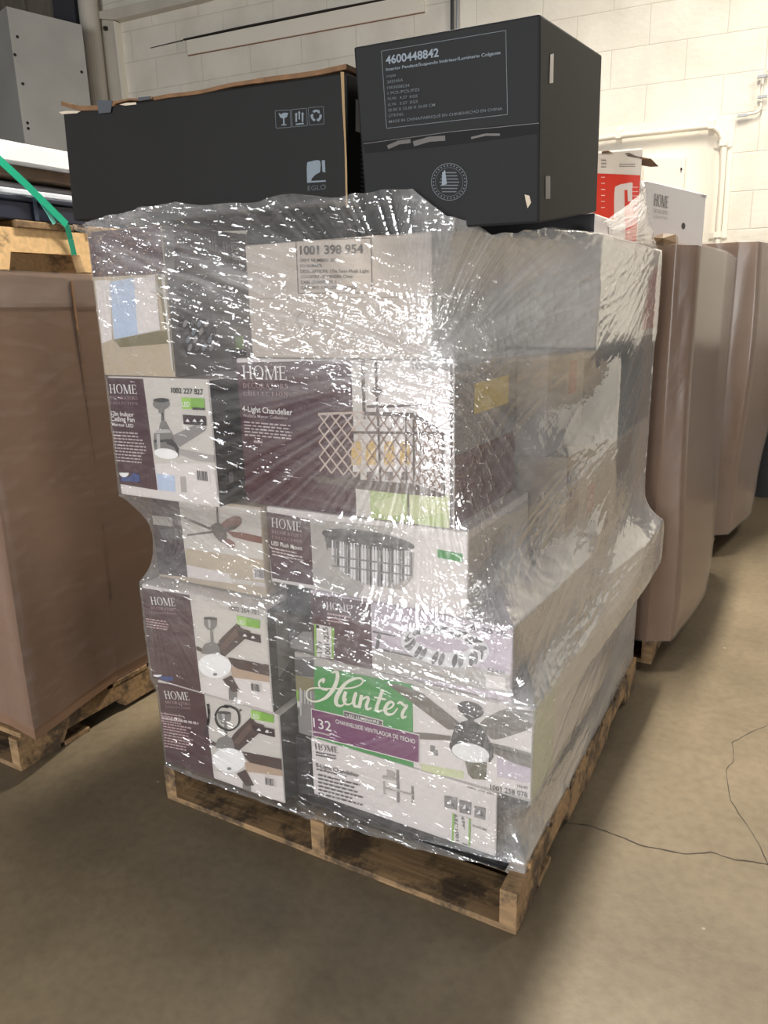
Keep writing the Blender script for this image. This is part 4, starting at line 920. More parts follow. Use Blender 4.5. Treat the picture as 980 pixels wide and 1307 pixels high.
rR, f = carton('lighting_carton', 'brown and grey carton at the right rear edge, middle height', -.52, -.012, .765, 1.20, .72, .955, mat('grey_brown_card', S(150, 138, 122), .6)); R = Art(rR, f['right']); R.uvpoly('brown_panel', mat('brown_print', S(130, 98, 64), .5), rect(.01, .12, .2, .22)); R.uvpoly('grey_panel', shadow_pic, rect(.01, .01, .06, .12)); R.done()
rR, f = carton('lighting_carton', 'grey carton with a small red label beside the yellow-labelled box', -.52, -.10, .425, .74, .955, 1.2045, mat('warm_grey_card', S(158, 152, 146), .5)); R = Art(rR, f['right']); R.uvpoly('red_label', red_l, rect(.17, .13, .24, .21), 1); R.uvpoly('ring_picture', mid_pic, ell(.09, .17, .055, .06)); R.done()
carton('lighting_carton', 'dark grey carton at the right rear corner below the top layer', -.52, -.012, .745, 1.20, .955, 1.2045, dark_card)
rR, f = carton('lighting_carton', 'pale carton with red end panel at the top right rear of stack', -.52, -.012, .48, 1.21, 1.2045, 1.446, mat('pale_card', S(204, 196, 184), .5)); R = Art(rR, f['right']); R.uvpoly('red_panel', red_l, [(.52, .02), (.725, .02), (.725, .21), (.6, .18)]); R.done()
for z0, z1, nm in ((.121, .62, 'brown carton at the bottom left rear of the pallet'), (.62, 1.12, 'brown carton in the middle of the left rear column'), (1.12, 1.48, 'brown carton topping the left rear column')):
    carton('lighting_carton', nm, -1.0, -.53, .68, 1.18, z0, z1, kraft)
# flat white carton and red-white carton at the rear top
zr = crop(680, 180, .1837)
rR, f = carton('lighting_carton', 'flat white carton lying behind the large black cubic carton', -.42, -.022, .475, .78, 1.447, 1.4925, white_print, film=False, seam=False); R = Art(rR, f['front']); R.uvpoly('dark_panel', dark_card, rect(.002, .001, .396, .044)); R.done(); R = Art(rR, f['right']); R.uvpoly('seam', ink, rect(.12, .002, .124, .03), 1); R.done()
red_w = mat('orange_red_print', S(214, 62, 46), .4)
rR, f = carton('lighting_carton', 'white and orange-red carton standing at the rear top, loosely filmed', -.40, -.042, .985, 1.14, 1.4465, 1.712, mat('white_box_card', S(226, 218, 208), .5), film=False, seam=False, yaw=math.radians(11.5))
A = Art(rR, f['front']); A.poly('red_panel', red_w, P(zr, [(420, 224), (786, 240), (786, 700), (420, 700)]), 0)
A.poly('white_figure', white_print, P(zr, crom([(566, 700), (566, 360), (590, 310), (640, 296), (690, 290), (690, 330)], 4) + [(690, 420), (660, 420), (656, 340), (636, 340), (640, 700)]), 1)
for y in range(6): A.poly('lettering', ink_lt, P(zr, rect(474, 250 + y * 42, 500, 254 + y * 42)), 1)
for y in range(4): A.poly('lettering', ink_lt, P(zr, rect(690, 320 + y * 30, 730, 323 + y * 30)), 1)
A.greek('lettering', mat('grey_ink'), zr(600, 160), zr(736, 160), zr(600, 190), 2, .3); A.greek('lettering', mat('grey_ink'), zr(474, 130), zr(516, 132), zr(474, 200), 3, .3)
A.poly('red_patch', red_w, P(zr, rect(756, 150, 792, 192)), 1); A.done()
b = MB()
for p in ([(474, 92), (480, 72), (520, 66), (556, 82), (560, 96)], [(640, 84), (670, 80), (720, 104), (800, 120), (820, 122), (760, 126), (660, 108)]):
    q = [on(f['front'], zr(*s), .0) for s in p]; n = len(q); b.add(q + [v + Vector((0, .12, -.004)) for v in q], [list(range(n))[::-1], [n + i for i in range(n)]] + [[i, (i + 1) % n, n + (i + 1) % n, n + i] for i in range(n)], kraft_dk)
b.build('lid_flap', rR)

# ------------------------------------------------------------------ stretch film
def film_material(name, veil, gloss, b_strength, sc=(30, 330), white=(.86, .85, .84), kf=.21, rough=.055, flake=.8, cap=.45):
    m = bpy.data.materials.new(name); m.use_nodes = True; nt = m.node_tree; nt.nodes.remove(nt.nodes['Principled BSDF'])
    N = nt.nodes.new; L = nt.links.new; out = nt.nodes['Material Output']
    uv = N('ShaderNodeUVMap')
    def noise(scale, rot, detail, s=1.0, rough=.55):
        mp = N('ShaderNodeMapping'); mp.inputs['Scale'].default_value = (*scale, 1); mp.inputs['Rotation'].default_value = (0, 0, math.radians(rot))
        r = N('ShaderNodeVectorRotate'); r.rotation_type = 'Z_AXIS'; r.inputs['Angle'].default_value = math.radians(rot)
        mp.inputs['Rotation'].default_value = (0, 0, 0)
        L(uv.outputs[0], r.inputs['Vector']); L(r.outputs[0], mp.inputs['Vector'])
        n = N('ShaderNodeTexNoise'); n.inputs['Scale'].default_value = s; n.inputs['Detail'].default_value = detail; n.inputs['Roughness'].default_value = rough
        L(mp.outputs[0], n.inputs['Vector']); return n.outputs['Fac']
    a = noise(sc, 9, 3); c = noise((sc[0] * .8, sc[1] * .7), -24, 3); d = noise((70, 70), 0, 2)
    def math_(op, x, y, z=None):
        k = N('ShaderNodeMath'); k.operation = op
        for i, v in enumerate((x, y, z)):
            if v is None: continue
            if isinstance(v, (int, float)): k.inputs[i].default_value = v
            else: L(v, k.inputs[i])
        return k.outputs[0]
    hgt = math_('MULTIPLY_ADD', d, .5, math_('ADD', a, c))
    b = N('ShaderNodeBump'); b.inputs['Strength'].default_value = b_strength; b.inputs['Distance'].default_value = .004; L(hgt, b.inputs['Height'])
    at_ = N('ShaderNodeAttribute'); at_.attribute_name = 'haze'
    lw = N('ShaderNodeLayerWeight'); lw.inputs['Blend'].default_value = .5
    fac = lw.outputs['Facing']
    streak = N('ShaderNodeValToRGB'); streak.color_ramp.elements[0].position = .50; streak.color_ramp.elements[0].color = (0, 0, 0, 1); streak.color_ramp.elements[1].position = .78
    L(math_('MULTIPLY', math_('ADD', a, c), .5), streak.inputs['Fac'])
    op = math_('ADD', math_('MULTIPLY_ADD', math_('POWER', fac, 1.6), kf, veil), math_('MULTIPLY', streak.outputs['Color'], .09))
    op = math_('ADD', op, math_('MULTIPLY', at_.outputs['Fac'], .55))
    op = math_('MINIMUM', op, .82)
    tr = N('ShaderNodeBsdfTransparent'); tr.inputs['Color'].default_value = (.975, .972, .97, 1)
    df = N('ShaderNodeBsdfDiffuse'); df.inputs['Color'].default_value = (*white, 1)
    tl_ = N('ShaderNodeBsdfTranslucent'); tl_.inputs['Color'].default_value = (*white, 1)
    mw = N('ShaderNodeMixShader'); mw.inputs[0].default_value = .35; L(df.outputs[0], mw.inputs[1]); L(tl_.outputs[0], mw.inputs[2]); 
    m1 = N('ShaderNodeMixShader'); L(op, m1.inputs[0]); L(tr.outputs[0], m1.inputs[1]); L(mw.outputs[0], m1.inputs[2])
    gl = N('ShaderNodeBsdfGlossy'); gl.inputs['Roughness'].default_value = rough; L(b.outputs[0], gl.inputs['Normal'])
    fr = N('ShaderNodeFresnel'); fr.inputs['IOR'].default_value = 1.5; L(b.outputs[0], fr.inputs['Normal'])
    # small flat crinkles: each cell is a facet with its own tilt, so it flashes when it mirrors a lamp
    rv = N('ShaderNodeVectorRotate'); rv.rotation_type = 'Z_AXIS'; rv.inputs['Angle'].default_value = math.radians(12); L(uv.outputs[0], rv.inputs['Vector'])
    wn = N('ShaderNodeTexNoise'); wn.inputs['Scale'].default_value = 30; L(rv.outputs[0], wn.inputs['Vector'])
    wm = N('ShaderNodeVectorMath'); wm.operation = 'MULTIPLY_ADD'; wm.inputs[1].default_value = (.02, .012, 0); L(wn.outputs['Color'], wm.inputs[0]); L(rv.outputs[0], wm.inputs[2])
    vm = N('ShaderNodeMapping'); vm.inputs['Scale'].default_value = (48, 300, 1); L(wm.outputs[0], vm.inputs['Vector'])
    vo = N('ShaderNodeTexVoronoi'); vo.inputs['Scale'].default_value = 1; vo.voronoi_dimensions = '2D'; L(vm.outputs[0], vo.inputs['Vector'])
    v1 = N('ShaderNodeVectorMath'); v1.operation = 'SUBTRACT'; L(vo.outputs['Color'], v1.inputs[0]); v1.inputs[1].default_value = (.5, .5, .5)
    v2 = N('ShaderNodeVectorMath'); v2.operation = 'MULTIPLY_ADD'; L(v1.outputs[0], v2.inputs[0]); v2.inputs[1].default_value = (.9, .9, .9); L(b.outputs[0], v2.inputs[2])
    v3 = N('ShaderNodeVectorMath'); v3.operation = 'NORMALIZE'; L(v2.outputs[0], v3.inputs[0])
    gf = N('ShaderNodeBsdfGlossy'); gf.inputs['Roughness'].default_value = rough; L(v3.outputs[0], gf.inputs['Normal'])
    mg = N('ShaderNodeMixShader'); sp = N('ShaderNodeAttribute'); sp.attribute_name = 'spark'; L(math_('MULTIPLY', sp.outputs['Fac'], flake), mg.inputs[0]); L(math_('MULTIPLY_ADD', sp.outputs['Fac'], .85 * b_strength, .11 * b_strength), b.inputs['Strength']); L(gl.outputs[0], mg.inputs[1]); L(gf.outputs[0], mg.inputs[2]); gl = mg
    m2 = N('ShaderNodeMixShader'); L(math_('MINIMUM', math_('MULTIPLY', fr.outputs[0], gloss), cap), m2.inputs[0]); L(m1.outputs[0], m2.inputs[1]); L(gl.outputs[0], m2.inputs[2])
    L(m2.outputs[0], out.inputs['Surface'])
    return m
film_m = film_material('stretch_film', .015, 4.0, .9, (8, 75))
film_loose = film_material('stretch_film_bunched', .10, 2.4, .8, (20, 90), (.9, .9, .92))
film_tight = film_material('stretch_film_tight', .02, .7, .22, (4, 40), (.8, .76, .73), .06, .2, .15)

rng = np.random.default_rng(11)
TAB = rng.random(4096); TAB2 = rng.random((256, 256))
def n1(x):
    i = np.floor(x).astype(int); f = x - i; f = f * f * (3 - 2 * f); return TAB[i % 4096] * (1 - f) + TAB[(i + 1) % 4096] * f
def n2(x, y):
    i = np.floor(x).astype(int); j = np.floor(y).astype(int); f = x - i; g = y - j; f = f * f * (3 - 2 * f); g = g * g * (3 - 2 * g)
    a = TAB2[i % 256, j % 256]; b = TAB2[(i + 1) % 256, j % 256]; c = TAB2[i % 256, (j + 1) % 256]; d = TAB2[(i + 1) % 256, (j + 1) % 256]
    return (a * (1 - f) + b * f) * (1 - g) + (c * (1 - f) + d * f) * g
def ridge(v): return 1 - np.abs(2 * v - 1)

def hull(pts):
    pts = sorted(set(pts)); lo, up = [], []
    for P in (pts, pts[::-1]):
        h = lo if P is pts else up
        for p in P:
            while len(h) > 1 and (h[-1][0] - h[-2][0]) * (p[1] - h[-2][1]) - (h[-1][1] - h[-2][1]) * (p[0] - h[-2][0]) <= 0: h.pop()
            h.append(p)
    return lo[:-1] + up[:-1]
X0, X1, Y0, Y1 = -1.1, .06, -.05, 1.27
def perim():
    P = []
    for x in np.linspace(X0, X1, 340)[:-1]: P.append((x, Y0))
    for y in np.linspace(Y0, Y1, 290)[:-1]: P.append((X1, y))
    for x in np.linspace(X1, X0, 60)[:-1]: P.append((x, Y1))
    for y in np.linspace(Y1, Y0, 60)[:-1]: P.append((X0, y))
    return np.array(P)
PR = perim(); CX, CY = -.52, .6
dirs = PR - np.array([CX, CY]); dirs /= np.linalg.norm(dirs, axis=1)[:, None]
seg = np.linalg.norm(np.roll(PR, -1, 0) - PR, axis=1); s = np.concatenate([[0], np.cumsum(seg)[:-1]])
NS = len(PR); NZ = 400
zg = np.linspace(.085, 1.545, NZ)
fp = list(BOXES) + [(-1.0, -.01, .07, 1.2, .10, .125), (-.3, .045, 1.0, 1.27, .46, .60)]
r0 = np.zeros((NZ, NS)); cache = {}
for k, z in enumerate(zg):
    act = tuple(i for i, f in enumerate(fp) if f[4] - .006 <= z <= f[5] + .006)
    if act not in cache:
        pts = [(round(x, 4), round(y, 4)) for i in act for x in fp[i][:2] for y in fp[i][2:4]]
        H = np.array(hull(pts)); rr = np.zeros(NS)
        A_ = H; B_ = np.roll(H, -1, 0)
        for a, b in zip(A_, B_):
            e = b - a; w0 = a - np.array([CX, CY])
            den = dirs[:, 0] * e[1] - dirs[:, 1] * e[0]
            with np.errstate(divide='ignore', invalid='ignore'):
                t = (w0[0] * e[1] - w0[1] * e[0]) / den; u = (w0[0] * dirs[:, 1] - w0[1] * dirs[:, 0]) / den
            ok = (np.abs(den) > 1e-9) & (t > 0) & (u > -1e-6) & (u < 1 + 1e-6)
            rr = np.where(ok, np.maximum(rr, t), rr)
        cache[act] = rr
    r0[k] = cache[act]
r0 += .0045
r = r0.copy()
for it in range(320):
    up = np.vstack([r[:1], r[:-1]]); dn = np.vstack([r[1:], r[-1:]])
    sm = .46 * (up + dn) + .04 * (np.roll(r, 1, 1) + np.roll(r, -1, 1))
    r = np.maximum(r0, sm)
S2, Z2 = np.meshgrid(s, zg)
def front_s(x): return x - X0
def right_s(y): return (X1 - X0) + (y - Y0)
anch = [(front_s(-.17), 1.2, .55, 1.0, 150), (front_s(-1.06), 1.47, .30, .7, 120), (front_s(.004), .51, .40, .8, 150), (front_s(-.143), .86, .30, .7, 130),
        (right_s(1.2), 1.446, .55, 1.0, 170), (front_s(-1.02), .637, .25, .7, 120), (right_s(1.2), .55, .45, 1.0, 150), (right_s(.45), .70, .3, .6, 120), (right_s(.05), .12, .25, .9, 110), (right_s(.76), .95, .3, .8, 120)]
Hh = np.zeros((NZ, NS)); HZ = np.zeros((NZ, NS))
for i, (sa, za, fall, amp, fq) in enumerate(anch):
    ds, dz = S2 - sa, Z2 - za; d = np.hypot(ds, dz) + 1e-4; th_ = np.arctan2(dz, ds)
    v = ridge(n1(th_ * fq * .32 + 37.7 * i + .5 * n2(d * 6 + i, th_ * 3))) ** 3 + .6 * ridge(n1(th_ * fq * .75 + 91.3 * i)) ** 4
    w = np.exp(-(d / fall) ** 2) * np.clip(d / .05, 0, 1) * amp
    Hh += w * v * .0022 * np.clip(d / .12, .3, 1); HZ += w * v * .34 + amp * .32 * np.exp(-(d / .028) ** 2)
slope = .22 + .18 * n2(S2 * 1.3 + 5, Z2 * 1.6)
base = ridge(n2(S2 * 5 + 3, (Z2 + slope * S2) * 60)) ** 2 * .55 + ridge(n2(S2 * 11, (Z2 - .12 * S2) * 95 + 50)) ** 3 * .45
patch = np.clip(n2(S2 * 4.1 + 9, Z2 * 5.3 + 2) * 1.7 - .45, 0, 1)
Hh += base * .0012 * (.4 + patch)
HZ += base * .14 * patch
onr = np.clip((S2 - (X1 - X0) + .05) / .12, 0, 1) * (S2 < (X1 - X0) + (Y1 - Y0) + .1)
long_ = ridge(n2(S2 * 3.2, (Z2 - .45 * S2) * 26)) ** 2; fine = ridge(n2(S2 * 6, (Z2 - .30 * S2) * 80 + 20)) ** 3
milk = np.clip(n2(S2 * 2.6 + 31, (Z2 - .3 * S2) * 5 + 7) * 2.2 - .7, 0, 1)
Hh *= 1 - .8 * onr
upper = np.clip((Z2 - 1.17 - .02 * n2(S2 * 6, Z2 * 6)) / .04, 0, 1) * np.clip((S2 - front_s(-.24)) / .1, 0, 1) * np.clip((right_s(1.1) - S2) / .25, .25, 1)
fan_a = np.arctan2(Z2 - 1.19, S2 - front_s(-.2)); fan = ridge(n2(fan_a * 9 + 4, np.hypot(S2 - front_s(-.2), Z2 - 1.19) * 2.2 + 11))
lower = np.clip((.86 - Z2) / .1, 0, 1)
HZ += onr * (.05 + .22 * milk + .12 * long_ * patch + .08 * fine + lower * (.14 + .2 * milk)) + upper * (.34 + .42 * fan ** 2); Hh += onr * (long_ * .0012 + fine * .0004) + upper * fan ** 2 * .002
spk = np.clip(n2(S2 * 6 + 70, (Z2 + .2 * S2) * 9 + 3) * 2.4 - 1.0, 0, 1) * .5 + .05
spk = np.maximum(spk, np.exp(-(np.hypot(S2 - front_s(-.19), Z2 - 1.22) / .11) ** 2))
low = np.clip((.62 - Z2) / .1, 0, 1) * np.clip((S2 - front_s(-.6)) / .1, 0, 1) * (1 - onr); spk = np.maximum(spk, .55 * low * (.4 + n2(S2 * 12, Z2 * 14)))
# gathered bands where the film was pulled from corner to corner
bands = [(front_s(-1.06), 1.46, front_s(-.18), 1.21, .10, 1.7), (front_s(-.70), 1.19, front_s(-.17), 1.205, .03, .7), (front_s(-.17), 1.205, right_s(1.2), 1.44, .07, .9), (front_s(-.98), .83, front_s(-.56), .62, .06, .9),
         (front_s(-.60), .72, front_s(-.10), .63, .045, .7), (front_s(-.54), .57, front_s(.0), .50, .045, .9), (front_s(.004), .51, right_s(1.2), .60, .035, 1.2), (front_s(-.9), .87, front_s(-.2), .85, .03, .6),
         (front_s(-.143), .68, right_s(.7), .95, .05, .9), (front_s(-.1), .125, right_s(.6), .16, .05, .6), (front_s(-1.02), .64, front_s(-.62), .63, .025, .8)]
for i, (sa, za, sb, zb_, wd, amp) in enumerate(bands):
    L_ = math.hypot(sb - sa, zb_ - za); t = ((S2 - sa) * (sb - sa) + (Z2 - za) * (zb_ - za)) / L_; d = (-(S2 - sa) * (zb_ - za) + (Z2 - za) * (sb - sa)) / L_
    w = np.exp(-(d / wd) ** 2) * np.clip((t + .05) / .1, 0, 1) * np.clip((L_ + .05 - t) / .1, 0, 1) * amp
    v = ridge(n2(t * 7 + 13 * i, d * 95 + 40 + .8 * n2(t * 9, d * 20 + i))) ** 2; v2 = ridge(n2(t * 26 + 5 * i, d * 130 + 90)) ** 3
    Hh += w * (v * .0032 + v2 * .0022); spk = np.maximum(spk, np.clip(w * 1.1 * (.5 + .7 * v), 0, 1)); HZ += w * (.08 + .50 * v * n2(t * 11 + i, d * 40 + 50))
# loose span of film where it leaves the box faces
gap = np.clip((r - r0) / .03, 0, 1); HZ += gap * .14; Hh += gap * .002 * ridge(n2(S2 * 14, (Z2 + .3 * S2) * 50))
for xa, xb, za, zb_ in ((-.53, -.30, 1.35, 1.44), (-.71, -.45, 1.05, 1.17), (-1.05, -.93, 1.02, 1.16), (-.88, -.74, 1.10, 1.16), (-.56, -.33, .37, .50), (-.82, -.63, .57, .63), (-.64, -.52, .76, .86), (-1.0, -.9, .58, .63), (-.13, .01, .29, .33), (-.55, -.2, .88, 1.14), (-.54, -.1, .30, .5)):
    zone = np.clip(np.minimum(np.minimum(S2 - front_s(xa), front_s(xb) - S2), np.minimum(Z2 - za, zb_ - Z2)) / .02 + .3, 0, 1); spk = spk * (1 - (.92 if xb - xa < .3 else .8) * zone); Hh = Hh * (1 - (.6 if xb - xa < .3 else .75 if za > .8 else .45) * zone)
spk = spk * (1 - .93 * np.clip(onr * 1.2, 0, 1))
# edges of the film: bunched at the top and at the foot
ztop = np.interp(s, [0, front_s(-.8), front_s(-.40), front_s(-.27), front_s(-.20), front_s(-.13), front_s(0), right_s(.0), right_s(.5), right_s(1.2), right_s(1.27), s[-1]],
                 [1.517, 1.530, 1.508, 1.516, 1.510, 1.450, 1.428, 1.438, 1.472, 1.478, 1.47, 1.517]) + .016 * (n1(s * 8) - .5) + .005 * (n1(s * 26) - .5)
zbot = np.interp(s, [0, front_s(-.5), front_s(-.02), right_s(.1), right_s(1.0), right_s(1.27), s[-1]], [.108, .100, .098, .085, .075, .10, .108]) + .012 * (n1(s * 16 + 400) - .5)
v01 = (Z2 - zg[0]) / (zg[-1] - zg[0]); ZZ = zbot[None, :] + v01 * (ztop - zbot)[None, :]
# keep the wrapped profile at true heights
RR = np.empty_like(r); HH2 = np.empty_like(r); HZ2 = np.empty_like(r)
for j in range(NS):
    RR[:, j] = np.interp(ZZ[:, j], zg, r[:, j]); HH2[:, j] = np.interp(ZZ[:, j], zg, Hh[:, j]); HZ2[:, j] = np.interp(ZZ[:, j], zg, HZ[:, j])
dt = ztop[None, :] - ZZ; db = ZZ - zbot[None, :]
tb = np.exp(-(dt / .035) ** 2); bb = np.exp(-(db / .022) ** 2)
crum = ridge(n2(S2 * 8, (ZZ + .1 * S2) * 90)) + .6 * ridge(n2(S2 * 28 + 9, ZZ * 130 + 3))
HH2 += tb * crum * .005 + bb * crum * .004; HZ2 += tb * crum * .10 + bb * crum * .06
RR = RR + HH2 - bb * .004
SPK = np.clip(spk + (tb * .5 + bb * .6) * (S2 < front_s(.0)), 0, 1)
px_ = CX + dirs[None, :, 0] * RR; py_ = CY + dirs[None, :, 1] * RR
co = np.stack([px_, py_, ZZ], -1).reshape(-1, 3)
org = np.array([-.5, .6, .1])
idx = np.arange(NZ * NS).reshape(NZ, NS)
q = np.stack([idx[:-1], np.roll(idx, -1, 1)[:-1], np.roll(idx, -1, 1)[1:], idx[1:]], -1).reshape(-1, 4)
def grid_mesh(name, co, q, uvs, haze, m, parent=None, loc=(0, 0, 0), spark=None):
    me = bpy.data.meshes.new(name); me.vertices.add(len(co)); me.vertices.foreach_set('co', np.ascontiguousarray(co - np.array(loc), dtype=np.float32).ravel())
    me.loops.add(q.size); me.loops.foreach_set('vertex_index', q.ravel().astype(np.int32)); me.polygons.add(len(q)); me.polygons.foreach_set('loop_start', np.arange(0, q.size, 4, dtype=np.int32))
    me.update(calc_edges=True); me.polygons.foreach_set('use_smooth', np.ones(len(q), dtype=bool))
    uvl = me.uv_layers.new(name='UVMap'); uvl.data.foreach_set('uv', uvs[q.ravel()].astype(np.float32).ravel())
    at_ = me.attributes.new('haze', 'FLOAT', 'POINT'); at_.data.foreach_set('value', haze.astype(np.float32).ravel())
    at2 = me.attributes.new('spark', 'FLOAT', 'POINT'); at2.data.foreach_set('value', (np.full(len(co), .3) if spark is None else spark).astype(np.float32).ravel())
    me.materials.append(m); me.update()
    o = bpy.data.objects.new(name, me); C.objects.link(o)
    if parent is not None: o.parent = parent
    else: o.location = loc
    LOC[o.name] = Vector(loc)
    return o
uvs = np.stack([S2, ZZ], -1).reshape(-1, 2)
film = grid_mesh('stretch_wrap', co, q, uvs, np.clip(HZ2, 0, 1), film_m, None, tuple(org), np.clip(SPK, 0, 1))
tag(film, 'clear crinkled stretch film wrapped round the pallet of light boxes', 'plastic wrap')
# sheet of loose film running from the rear corner up to the white carton behind
def sheet(name, A, B, nu, nv, m, amp, parent, haze=.25, seed=0):
    A = np.array(crom(A, nu)); B = np.array(crom(B, nu)); n = min(len(A), len(B)); A = A[:n]; B = B[:n]
    t = np.linspace(0, 1, nv)[None, :, None]; G = A[:, None] * (1 - t) + B[:, None] * t
    U, V = np.meshgrid(np.linspace(0, 1, n), np.linspace(0, 1, nv), indexing='ij')
    w = amp * (ridge(n2(U * 5 + seed, V * 14)) + .6 * ridge(n2(U * 12 + seed, V * 34)) - .8)
    G[..., 0] += w; G[..., 2] += w * .4
    idx = np.arange(n * nv).reshape(n, nv); q = np.stack([idx[:-1, :-1], idx[1:, :-1], idx[1:, 1:], idx[:-1, 1:]], -1).reshape(-1, 4)
    return grid_mesh(name, G.reshape(-1, 3), q, np.stack([U * .6, V * .2], -1).reshape(-1, 2), haze * np.ones(n * nv), m, parent, tuple(org))
sheet('film_tail', [(-.01, .50, 1.475), (-.02, .80, 1.545), (-.06, 1.15, 1.622), (-.14, 1.47, 1.692)], [(.01, .52, 1.45), (.008, .80, 1.50), (-.05, 1.15, 1.575), (-.138, 1.46, 1.645)], 14, 24, film_loose, .007, film, .30)
sheet('film_tail', [(.01, .60, 1.46), (.008, .80, 1.50), (-.05, 1.15, 1.575), (-.138, 1.46, 1.645)], [(.008, .62, 1.44), (.004, .85, 1.445), (-.02, 1.2, 1.45), (-.125, 1.37, 1.485)], 14, 24, film_m, .006, film, .12, 7)

# ------------------------------------------------------------------ gaylords
def gaylord(label, foot, z0, z1, m, bulge, flap_pts=None, film_z=None, film_mat=None, name='gaylord_box', seed=0, ridges=None):
    """tall corrugated bin: foot is its outline from above (counter-clockwise), bulge(i, t) moves the outline outward at height t"""
    n = len(foot); nz = 26; cx = sum(p[0] for p in foot) / n; cy = sum(p[1] for p in foot) / n
    sub = 8
    ring_pts = []
    for i in range(n):
        a, c = foot[i], foot[(i + 1) % n]
        for k in range(sub): ring_pts.append((a[0] + (c[0] - a[0]) * k / sub, a[1] + (c[1] - a[1]) * k / sub, i + k / sub))
    def shell(off, za, zb, lip):
        vs, fs = [], []; N_ = len(ring_pts)
        for j in range(nz + 1):
            t = j / nz; z = za + (zb - za) * t; tt = (z - z0) / (z1 - z0)
            for x, y, e in ring_pts:
                d = Vector((x - cx, y - cy)); d.normalize(); o_ = bulge(e, tt) + off
                vs.append((x + d.x * o_, y + d.y * o_, z))
        for j in range(nz):
            for k in range(N_): fs.append((j * N_ + k, j * N_ + (k + 1) % N_, (j + 1) * N_ + (k + 1) % N_, (j + 1) * N_ + k))
        if lip:
            fs.append(list(range(N_))[::-1]); base = nz * N_; i0 = len(vs)
            for x, y, z in vs[base:base + N_]: vs.append((x + (cx - x) * .012, y + (cy - y) * .012, z))
            for k in range(N_): fs.append((base + k, base + (k + 1) % N_, i0 + (k + 1) % N_, i0 + k))
            i1 = len(vs)
            for x, y, z in vs[i0:i0 + N_]: vs.append((x, y, z - .06))
            for k in range(N_): fs.append((i0 + k, i0 + (k + 1) % N_, i1 + (k + 1) % N_, i1 + k))
            fs.append([i1 + k for k in range(N_)])
        return vs, fs
    vs, fs = shell(0, z0, z1, True)
    r = mesh(name, vs, fs, m, loc=(cx, cy, z0)); tag(r, label, 'cardboard bin', 'gaylord boxes')
    for za, zb, fhaze in film_z or ():
        vs, fs = shell(.006, za, zb, False); N_ = len(ring_pts)
        co = np.array(vs); q = np.array(fs)
        per = np.array([p[2] for p in ring_pts]) * .35; uv = np.stack([np.tile(per, nz + 1), co[:, 2]], -1)
        wob = .002 * (ridge(n2(uv[:, 0] * 9 + seed, uv[:, 1] * 13)) - .5) + .001 * (n2(uv[:, 0] * 30, uv[:, 1] * 22 + seed) - .5)
        d = co[:, :2] - np.array([cx, cy]); d /= np.linalg.norm(d, axis=1)[:, None]; co[:, :2] += d * wob[:, None]
        hz = fhaze * (.5 + 1.2 * n2(uv[:, 0] * 5 + seed, uv[:, 1] * 4))
        grid_mesh('stretch_film', co, q, uv, hz, film_mat, r, (cx, cy, z0))
    return r
kraft_l = mat('kraft_card_bin', S(118, 90, 69), .7, var=.06, vscale=3, stretch=(1, 1, 5))
def bl_(e, t): return .018 * math.sin(PI * max(0, min(1, t))) * (1 if e < 5 else .3)
gl = gaylord('tall brown corrugated bin at the left edge with strapped pallet on top', [(-1.44, -.075), (-1.497, .275), (-1.50, .95), (-1.62, 1.10), (-2.4, 1.10), (-2.5, .95), (-2.5, .0), (-2.40, -.12)][::1], .1225, 1.42, kraft_l,
             lambda e, t: (.012 * math.sin(PI * t) + (.03 * math.exp(-((t - .05) / .3) ** 2) * math.exp(-((e - .0) / .5) ** 2))) if e < 3 else 0, film_z=((1.33, 1.424, .22), (.16, 1.34, .03)), film_mat=film_tight)  # extra haze in the top film band paints its white shine
b = MB(); b.box(-.004, .004, -.003, .003, .3, 1.28, kraft_dk, M=Matrix.Translation((-1.4905, .285, .12)) @ Matrix.Rotation(.0, 4, 'X')); b.build('corner_seam', gl)
g1 = gaylord('brown corrugated bin with film standing directly behind the wrapped stack', [(-.84, 1.38), (.0, 1.36), (.062, 1.42), (.09, 1.95), (.075, 2.55), (0, 2.62), (-.84, 2.62), (-.92, 2.5), (-.92, 1.5)], .1225, 1.472, kraft_l,
             lambda e, t: .05 * math.exp(-((t - .12) / .30) ** 2) * math.exp(-((e - 2.6) / 1.4) ** 2) + .006 * math.sin(PI * t), film_z=((.12, 1.478, .07),), film_mat=film_tight, seed=3)
g2 = gaylord('film-covered bulging corrugated bin farther back, nearest the wall', [(-.84, 2.80), (.05, 2.80), (.13, 2.86), (.20, 3.35), (.19, 3.9), (.1, 4.0), (-.84, 4.0), (-.9, 3.9), (-.9, 2.9)], .1225, 1.56, kraft_l,
             lambda e, t: .10 * math.exp(-((t - .66) / .36) ** 2) * math.exp(-((e - 3.2) / 1.2) ** 2), film_z=((.12, 1.568, .2),), film_mat=film_tight, seed=8)
